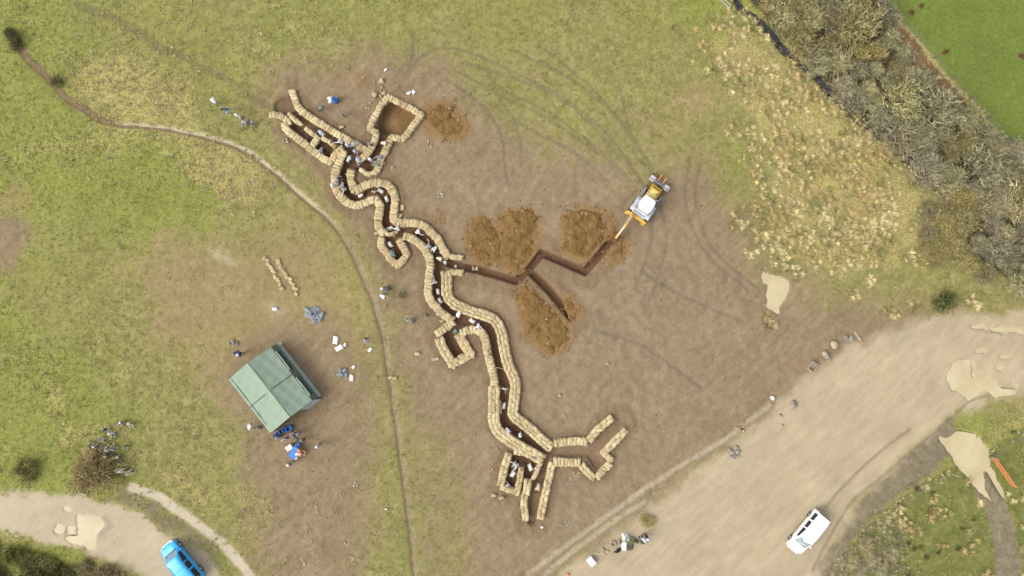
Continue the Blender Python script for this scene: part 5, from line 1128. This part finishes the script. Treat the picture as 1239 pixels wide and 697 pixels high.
# ------------------------------------------------------------------ odds and ends lying about
def rock_mesh(seed, n=2):
    r = random.Random(seed); bm = bmesh.new(); bmesh.ops.create_icosphere(bm, subdivisions=n, radius=.5)
    ax = [(Vector((r.gauss(0, 1), r.gauss(0, 1), r.gauss(0, 1))).normalized(), r.uniform(.28, .46)) for _ in range(9)]
    for v in bm.verts:
        for a, d in ax:
            k = v.co.dot(a)
            if k > d: v.co -= a * (k - d)
    bmesh.ops.scale(bm, vec=(1, r.uniform(.7, .95), r.uniform(.55, .8)), verts=bm.verts); return bm_mesh('stone', bm)
ROCKS = [rock_mesh(k) for k in range(5)]
for q in ROCKS: q.materials.append(M['stone'])
def rock(px, py, s, label, group=None, mat=None, name='stone', cat='stone', z=0):
    x, y, g = at(px, py); o = bpy.data.objects.new(name, random.choice(ROCKS)); COL.objects.link(o); o.location = (x, y, g + s * .2 + z); o.scale = (s, s, s); o.rotation_euler = (random.uniform(-.3, .3), random.uniform(-.3, .3), random.uniform(0, 6.28))
    if mat: o.material_slots[0].link = 'OBJECT'; o.material_slots[0].material = mat
    return tag(o, label, cat, group)
def cluster(px, py, rx, ry, n, s0, s1, label, mat=None, cat='stone', name='stone'):
    for _ in range(n):
        a, q = random.uniform(0, 6.28), math.sqrt(random.random()); rock(px + math.cos(a) * q * rx, py + math.sin(a) * q * ry, random.uniform(s0, s1), label, 'cluster: ' + label, mat, name, cat)
cluster(889,547,7,8,16,.28,.55,'grey stone in the little cairn on the edge of the gravel road', M['stone'])
cluster(1028,409,6,4,10,.25,.5,'grey lump in the rubble beside the white plank', M['stone'])
cluster(458,108,9,12,15,.2,.5,'cream stone on the orange soil above the square room', M['cream_stone'])
rock(462,98,.6,'large cream stone standing north of the square room', None, M['cream_stone']); rock(454,115,.7,'biggest cream stone on the orange soil above the square room', None, M['cream_stone'])
cluster(446,128,3,5,4,.2,.4,'cream stone beside the west wall of the square room', M['cream_stone'])
cluster(497,112,5,3,7,.2,.42,'white stone on dark soil above the square room', M['tarp_white'])
cluster(520,174,4,4,6,.18,.34,'pale stone in a scatter east of the square room', M['cream_stone'])
cluster(532,236,6,3,8,.12,.24,'white scrap in the litter on open mud east of the S-curve', M['whitescrap'], 'scrap', 'scrap')
cluster(532,262,10,10,22,.10,.22,'orange lump in the patch of dug clay east of the trench', M['clay'], 'clod', 'clod')
cluster(685,634,10,4,14,.10,.22,'white scrap in the litter below the forked trench', M['whitescrap'], 'scrap', 'scrap')
cluster(697,577,8,8,8,.12,.28,'pale scrap in the hollow of the forked trench', M['cream_stone'], 'scrap', 'scrap')
cluster(346,141 + 24,9,8,8,.2,.42,'brown clod in the upcast beside the first dugout', M['cream_stone'], 'clod', 'clod')
cluster(553,322,5,1,4,.22,.36,'pale lump lying on the floor of the new trench mouth', M['whitebag'], 'clod', 'clod')
cluster(574,325.5,4,1.2,4,.35,.6,'pale rubble plugging the new trench', M['cream_stone'], 'rubble', 'rubble')
cluster(414,600,4,3,5,.12,.22,'white scrap on the grass midway between tent and lower trench', M['whitescrap'], 'scrap', 'scrap'); cluster(431,586,3,3,4,.14,.3,'white scrap on the grass east of the tent', M['whitescrap'], 'scrap', 'scrap'); cluster(420,659,4,3,5,.14,.3,'white scrap on the grass near the lower edge', M['whitescrap'], 'scrap', 'scrap')
cluster(596,570,3,3,4,.10,.2,'white scrap west of the bottom dugout', M['whitescrap'], 'scrap', 'scrap')
for px, py, s, lab, m in [(467,85,.42,'single white lump on bare ground at the top of the works','tarp_white'),(467,616,.3,'lone white scrap beside the worn path','tarp_white'),(656,638,.34,'lone white lump below the southern arm','tarp_white'),(934,481.5,.55,'white block on the verge of the gravel road','tarp_white'),(946,515,.4,'cream lump on the gravel edge','cream_stone'),(944,502.7,.45,'lilac-grey lump on the gravel edge','stone'),(998,429,1.0,'big square grey boulder on the road verge','stone'),(1008,417,.95,'big tan boulder on the road verge','cream_stone'),(959.5,489,.95,'dark greenish boulder on the gravel edge','stone'),(677,478,.5,'pale boulder on the open mud above the forked trench','cream_stone'),(735,440,.4,'pale rock on the open mud','cream_stone'),(1122,350 + 273,.3,'pale stone by the field fence','cream_stone'),(442,409.5 + 60,.0,'',''),(687,695,.4,'red-orange lump at the bottom edge of the picture','orange'),(283,352,.0,'','')]:
    if lab: rock(px, py, s, lab, None, M[m])
def plank(px0, py0, px1, py1, wd, label, th=.06, mat='timber', z=.04, cat='plank', name='plank'):
    x0, y0, z0 = at(px0, py0); x1, y1, z1 = at(px1, py1); L = math.hypot(x1 - x0, y1 - y0); bm = bmesh.new()
    add_box(bm, (0, 0, 0), (L, wd, th), 0, .008); o = link(name, bm_mesh(name, bm), None, M[mat], ((x0 + x1) / 2, (y0 + y1) / 2, max(z0, z1) + z), (0, -math.atan2(z1 - z0, L), math.atan2(y1 - y0, x1 - x0)))
    return tag(o, label, cat)
plank(522,435.5,531,433.5,.30,'short white board lying west of the V-shaped bay',.08); plank(1034,402,1041,412,.2,'white plank standing out beside the rubble on the road verge',.16)
plank(871,-1,882,9,.14,'pale pole by the stream, lower of a parallel pair',.12); plank(875,-2,885,7,.14,'pale pole by the stream, upper of a parallel pair',.12)
plank(95,594,105,600,.22,'pale log at the edge of the lower track under the big bush',.18); plank(1150,573,1162,577,.08,'thin bleached stick in the grass by the flooded gateway',.06)
plank(600,540,606,549,.06,'thin pale stick on the ground west of the lower trench',.04); plank(684,589,689,584,.06,'thin pale stick in the hollow of the forked trench',.04); plank(514,366,521,372,.0 + .08,'',.04) if False else None
plank(704,556 - 4,712,560,.12,'',.05) if False else None
# timber braces across the trench
def brace(pts, label):
    q = [at(px, py) for px, py in pts]; c = q[len(q) // 2]; bm = bmesh.new(); add_tube(bm, [(x - c[0], y - c[1], .10 + z_) for (x, y, _), z_ in zip(q, [.3] * len(q))], .035, 6)
    tag(link('timber_brace', bm_mesh('timber_brace', bm), None, M['timber'], (c[0], c[1], .12)), label, 'brace')
brace([(597.5,448.5),(601,444),(609,445.5)], 'bent pale timber brace across the lower trench, nearer the V-shaped bay'); brace([(602,468.5),(611,470),(612,475)], 'bent pale timber brace across the lower trench, farther from the V-shaped bay'); brace([(606,484),(606.5,500)], 'long pale pole leaning along the straight lower trench')
def heap_mesh(name, rx, ry, h, seed, n=14):
    r = np.random.default_rng(seed); V, F = [], []
    ph = r.uniform(0, 6.28, 4); am = r.uniform(.05, .2, 4)
    for i in range(n):
        rr = (i / (n - 1))
        for k in range(28):
            a = 2 * math.pi * k / 28; e = 1 + sum(am[q] * math.sin((q + 2) * a + ph[q]) for q in range(4))
            z = h * (1 - rr ** 2.2) * (.75 + .5 * math.sin(3 * a + ph[0] + rr * 4) * math.sin(rr * 5 + ph[1]) * .6) + .04 * r.normal() * (rr < .95)
            V.append((rx * rr * e * math.cos(a), ry * rr * e * math.sin(a), max(z, -.02) if i < n - 1 else -.03))
    for i in range(n - 1):
        for k in range(28): F.append((i * 28 + k, i * 28 + (k + 1) % 28, (i + 1) * 28 + (k + 1) % 28, (i + 1) * 28 + k))
    return mesh_np(name, V, F, True)
def heap(px, py, rx, ry, h, ang, mat, label, name='tarpaulin', cat='tarpaulin'):
    x, y, g = at(px, py); return tag(link(name, heap_mesh(name, rx, ry, h, random.randrange(9999)), None, M[mat], (x, y, g), (0, 0, math.radians(ang))), label, cat)
# wooden crates and boxes
def box(px, py, sx, sy, sz, ang, label, mat, cat, name, lid=None, open_=False):
    x, y, g = at(px, py); o = empty(name, x, y, g, math.radians(ang), label, cat)
    if open_: part('sides', o, M[mat], lambda bm: [add_box(bm, (s * sx / 2, 0, sz / 2), (.06, sy, sz), 0, .008) for s in (-1, 1)] + [add_box(bm, (0, s * (sy / 2 - .032), sz / 2), (sx - .064, .06, sz - .004), 0, .008) for s in (-1, 1)]); part('bottom', o, M[mat], lambda bm: add_box(bm, (0, 0, .05), (sx - .07, sy - .13, .04)))
    else: part('case', o, M[mat], lambda bm: add_box(bm, (0, 0, sz / 2), (sx, sy, sz), 0, .03)); part('lid', o, M[lid or mat], lambda bm: add_box(bm, (0, 0, sz + .028), (sx * 1.03, sy * 1.03, .05), 0, .015))
    return o
box(982,443.5,.62,.95,.5,-38,'white open crate on the verge of the gravel road','timber','crate','crate',None,True)
box(715,678,.85,.62,.45,-52,'white box on the ground west of the roadside pile','tarp_white','box','storage_box'); box(351.5,540.5,.62,.50,.5,35,'white box at the corner of the tent table','tarp_white','box','storage_box'); box(359,553,.3,.3,.3,10,'small white box below the tent table','tarp_white','box','storage_box'); box(754.5,660.5,.4,.65,.4,-10,'narrow white box below the white tarpaulin','tarp_white','box','storage_box')
box(337,524.5,.5,.45,.4,35,'blue crate at the foot of the tent doorway','blue_plastic','crate','crate',None,True); box(350.5,517.8,.6,.5,.5,30,'larger blue crate inside the tent doorway','blue_plastic','crate','crate',None,True); box(345,519.5,.4,.35,.4,60,'small blue crate between the two others in the tent doorway','blue_plastic','crate','crate',None,True); box(335.5,527.5,.5,.4,.4,10,'navy crate by the south corner of the tent','navy','crate','crate',None,True)
box(361,538.5,.55,.4,.35,30,'dark blue cool box behind the tent table','navy','cool box','cool_box','blue_plastic'); box(367,547,.55,.45,.3,-20,'peach plastic tub at the end of the tent table','peach','tub','tub',None,True)
tx, ty, tzz = at(358.5, 546); tb = empty('folding_table', tx, ty, tzz, math.radians(-35), 'folding table with a bright blue top in front of the tent', 'table')
part('tabletop', tb, M['blue_plastic'], lambda bm: add_box(bm, (0, 0, .73), (.75, 1.25, .04), 0, .01))
for sx in (-1, 1):
    for sy in (-1, 1): part('leg', tb, M['steel'], lambda bm: add_tube(bm, [(sx * .32, sy * .55, 0), (sx * .32, sy * .55, .71)], .018, 6))
for px, py, s, m, lab in [(362,545,.35,'orange','orange parcel on the blue table'),(359.5,549,.3,'tarp_white','white parcel on the blue table'),(363,549.5,.36,'peach','peach parcel on the blue table')]:
    x, y = W(px, py, .75); bm = bmesh.new(); add_box(bm, (0, 0, s * .3), (s, s * .75, s * .6), 0, .03); tag(link('parcel', bm_mesh('parcel', bm), None, M[m], (x, y, tzz + .752), (0, 0, random.uniform(0, 3))), lab, 'parcel')
for px, py, r in [(1103,15,.34),(1115,7,.26),(1144,63,.32),(1236,68,.34)]: heap(px, py, r, r * .9, .2, 0, 'molehill', 'small brown molehill in the bright green pasture', 'molehill', 'molehill')['group'] = 'molehills in the pasture'
# barrel with a white sheet
bx_, by_, bz_ = at(406.5, 122.5); br = empty('barrel', bx_, by_, bz_, 0, 'blue plastic barrel standing on the bank above the entrance trench', 'barrel')
part('drum', br, M['blue_plastic'], lambda bm: add_lathe(bm, [(.26, 0), (.29, .04), (.29, .28), (.305, .30), (.305, .34), (.29, .36), (.29, .60), (.305, .62), (.305, .66), (.29, .68), (.28, .88), (.24, .92)], 20), True)
part('lid', br, M['navy'], lambda bm: add_lathe(bm, [(.235, .921), (.235, .955), (.20, .965), (.03, .965)], 20), True)
heap(379,379.5,1.15,.62,.55,-20,'tarp_grey','crumpled blue-grey tarpaulin on the worn grass'); heap(401.5,120,.45,.35,.4,20,'tarp_white','white sheet bundled against the blue barrel','sheet','sheet'); heap(757,650,.42,.40,.8,10,'tarp_white','bright white tarpaulin over a pile beside the gravel road')
heap(767,654,.55,.32,.5,-10,'tarp_green','olive canvas between white tarpaulin and the bending people','canvas','canvas'); heap(762,662,.42,.40,.4,0,'tarp_green','round olive canvas bundle at the roadside pile','canvas','canvas'); heap(748,666,.48,.20,.25,25,'black','black plastic sheet at the west end of the roadside pile','plastic_sheet','plastic sheet'); heap(776.5,655,.25,.3,.5,0,'tarp_green','pale olive sack at the east end of the roadside pile','canvas','canvas')
cluster(383,384,8,5,9,.4,.7,'grey rucksack heaped against the blue-grey tarpaulin', M['tarp_grey'], 'rucksack', 'rucksack')
rock(390,381,.75,'large grey rucksack at the east end of the blue-grey tarpaulin', None, M['tarp_grey'], 'rucksack', 'rucksack')
cluster(415,451,5,5,11,.4,.65,'blue-grey rucksack in the round pile on the grass beside the white bag', M['tarp_grey'], 'rucksack', 'rucksack')
cluster(730,668,5,5,10,.3,.5,'pale mud-stained bag in the round pile west of the white tarpaulin', M['cream_stone'], 'bag', 'bag')
cluster(283,416,6,3,7,.3,.5,'grey rucksack left on the ground north-west of the tent', M['stone'], 'rucksack', 'rucksack'); cluster(286,427,3,2,3,.3,.45,'dark rucksack at the feet of the person north-west of the tent', M['navy'], 'rucksack', 'rucksack')
cluster(340,417,4,4,4,.2,.4,'pale bag at the north corner of the tent', M['cream_stone'], 'bag', 'bag'); cluster(355,528,6,5,5,.25,.45,'bag on the ground between tent and table', M['tarp_grey'], 'bag', 'bag')
cluster(133,541,14,16,5,.2,.34,'pale rucksack lying among the picnic group by the bush', M['tarp_white'], 'rucksack', 'rucksack')
for px, py in [(275,136),(291,143),(300,146.5)]: rock(px, py, .4, 'grey rucksack lying among the group of five on the grass', 'rucksacks of the group of five', M['tarp_grey'], 'rucksack', 'rucksack')
tyx, tyy, tyz = at(742, 657.5); bm = bmesh.new()
for k in range(20):
    pass
add_lathe(bm, [(.20, .02), (.28, 0), (.33, .06), (.33, .14), (.28, .2), (.20, .18), (.18, .1)], 22); bmesh.ops.delete(bm, geom=[f for f in bm.faces if len(f.verts) > 4], context='FACES_ONLY')
bm.verts.ensure_lookup_table(); nvv = len(bm.verts) // 22
for k in range(22): bm.faces.new((bm.verts[k], bm.verts[(k + 1) % 22], bm.verts[(nvv - 1) * 22 + (k + 1) % 22], bm.verts[(nvv - 1) * 22 + k]))
tag(link('rope_coil', bm_mesh('rope_coil', bm, True), None, M['rope'], (tyx, tyy, tyz)), 'pale ring-shaped coil on the mud west of the white tarpaulin', 'coil')

# ------------------------------------------------------------------ light, sky, camera
w = bpy.data.worlds.new('World'); sc.world = w; w.use_nodes = True; nt = w.node_tree; bg = nt.nodes['Background']
sky = nt.nodes.new('ShaderNodeTexSky'); sky.sky_type = 'NISHITA'; sky.sun_disc = False; sky.dust_density = 3.0; sky.air_density = 1.0
SUN = Vector((-.66, -.22, .72)).normalized()
sky.sun_elevation = math.asin(SUN.z); sky.sun_rotation = math.atan2(SUN.x, SUN.y)
hs = nt.nodes.new('ShaderNodeHueSaturation'); hs.inputs['Saturation'].default_value = .25; nt.links.new(sky.outputs[0], hs.inputs['Color'])
nt.links.new(hs.outputs[0], bg.inputs['Color']); bg.inputs['Strength'].default_value = .15
sl = bpy.data.lights.new('sun', 'SUN'); sl.energy = .8; sl.angle = math.radians(48); sl.color = (1, .95, .86)
so = bpy.data.objects.new('sun', sl); COL.objects.link(so); so.rotation_euler = (-SUN).to_track_quat('-Z', 'Y').to_euler(); so.location = (-60, -20, 60)
cd = bpy.data.cameras.new('camera'); cam = bpy.data.objects.new('camera', cd); COL.objects.link(cam)
cam.location = (0, 0, CAMH); cd.sensor_width = 36; cd.lens = 36 * CAMH / (1239 * S); cd.clip_end = 4000; cd.clip_start = 1
sc.camera = cam
vs = sc.view_settings; vs.view_transform = 'Standard'; vs.look = 'None'; vs.gamma = 1; vs.use_curve_mapping = False; vs.exposure = 1.09
sc.cycles.filter_width = 1.5 if hasattr(sc, 'cycles') else 1.5
sc.cycles.max_bounces = 6
print('people', npers)
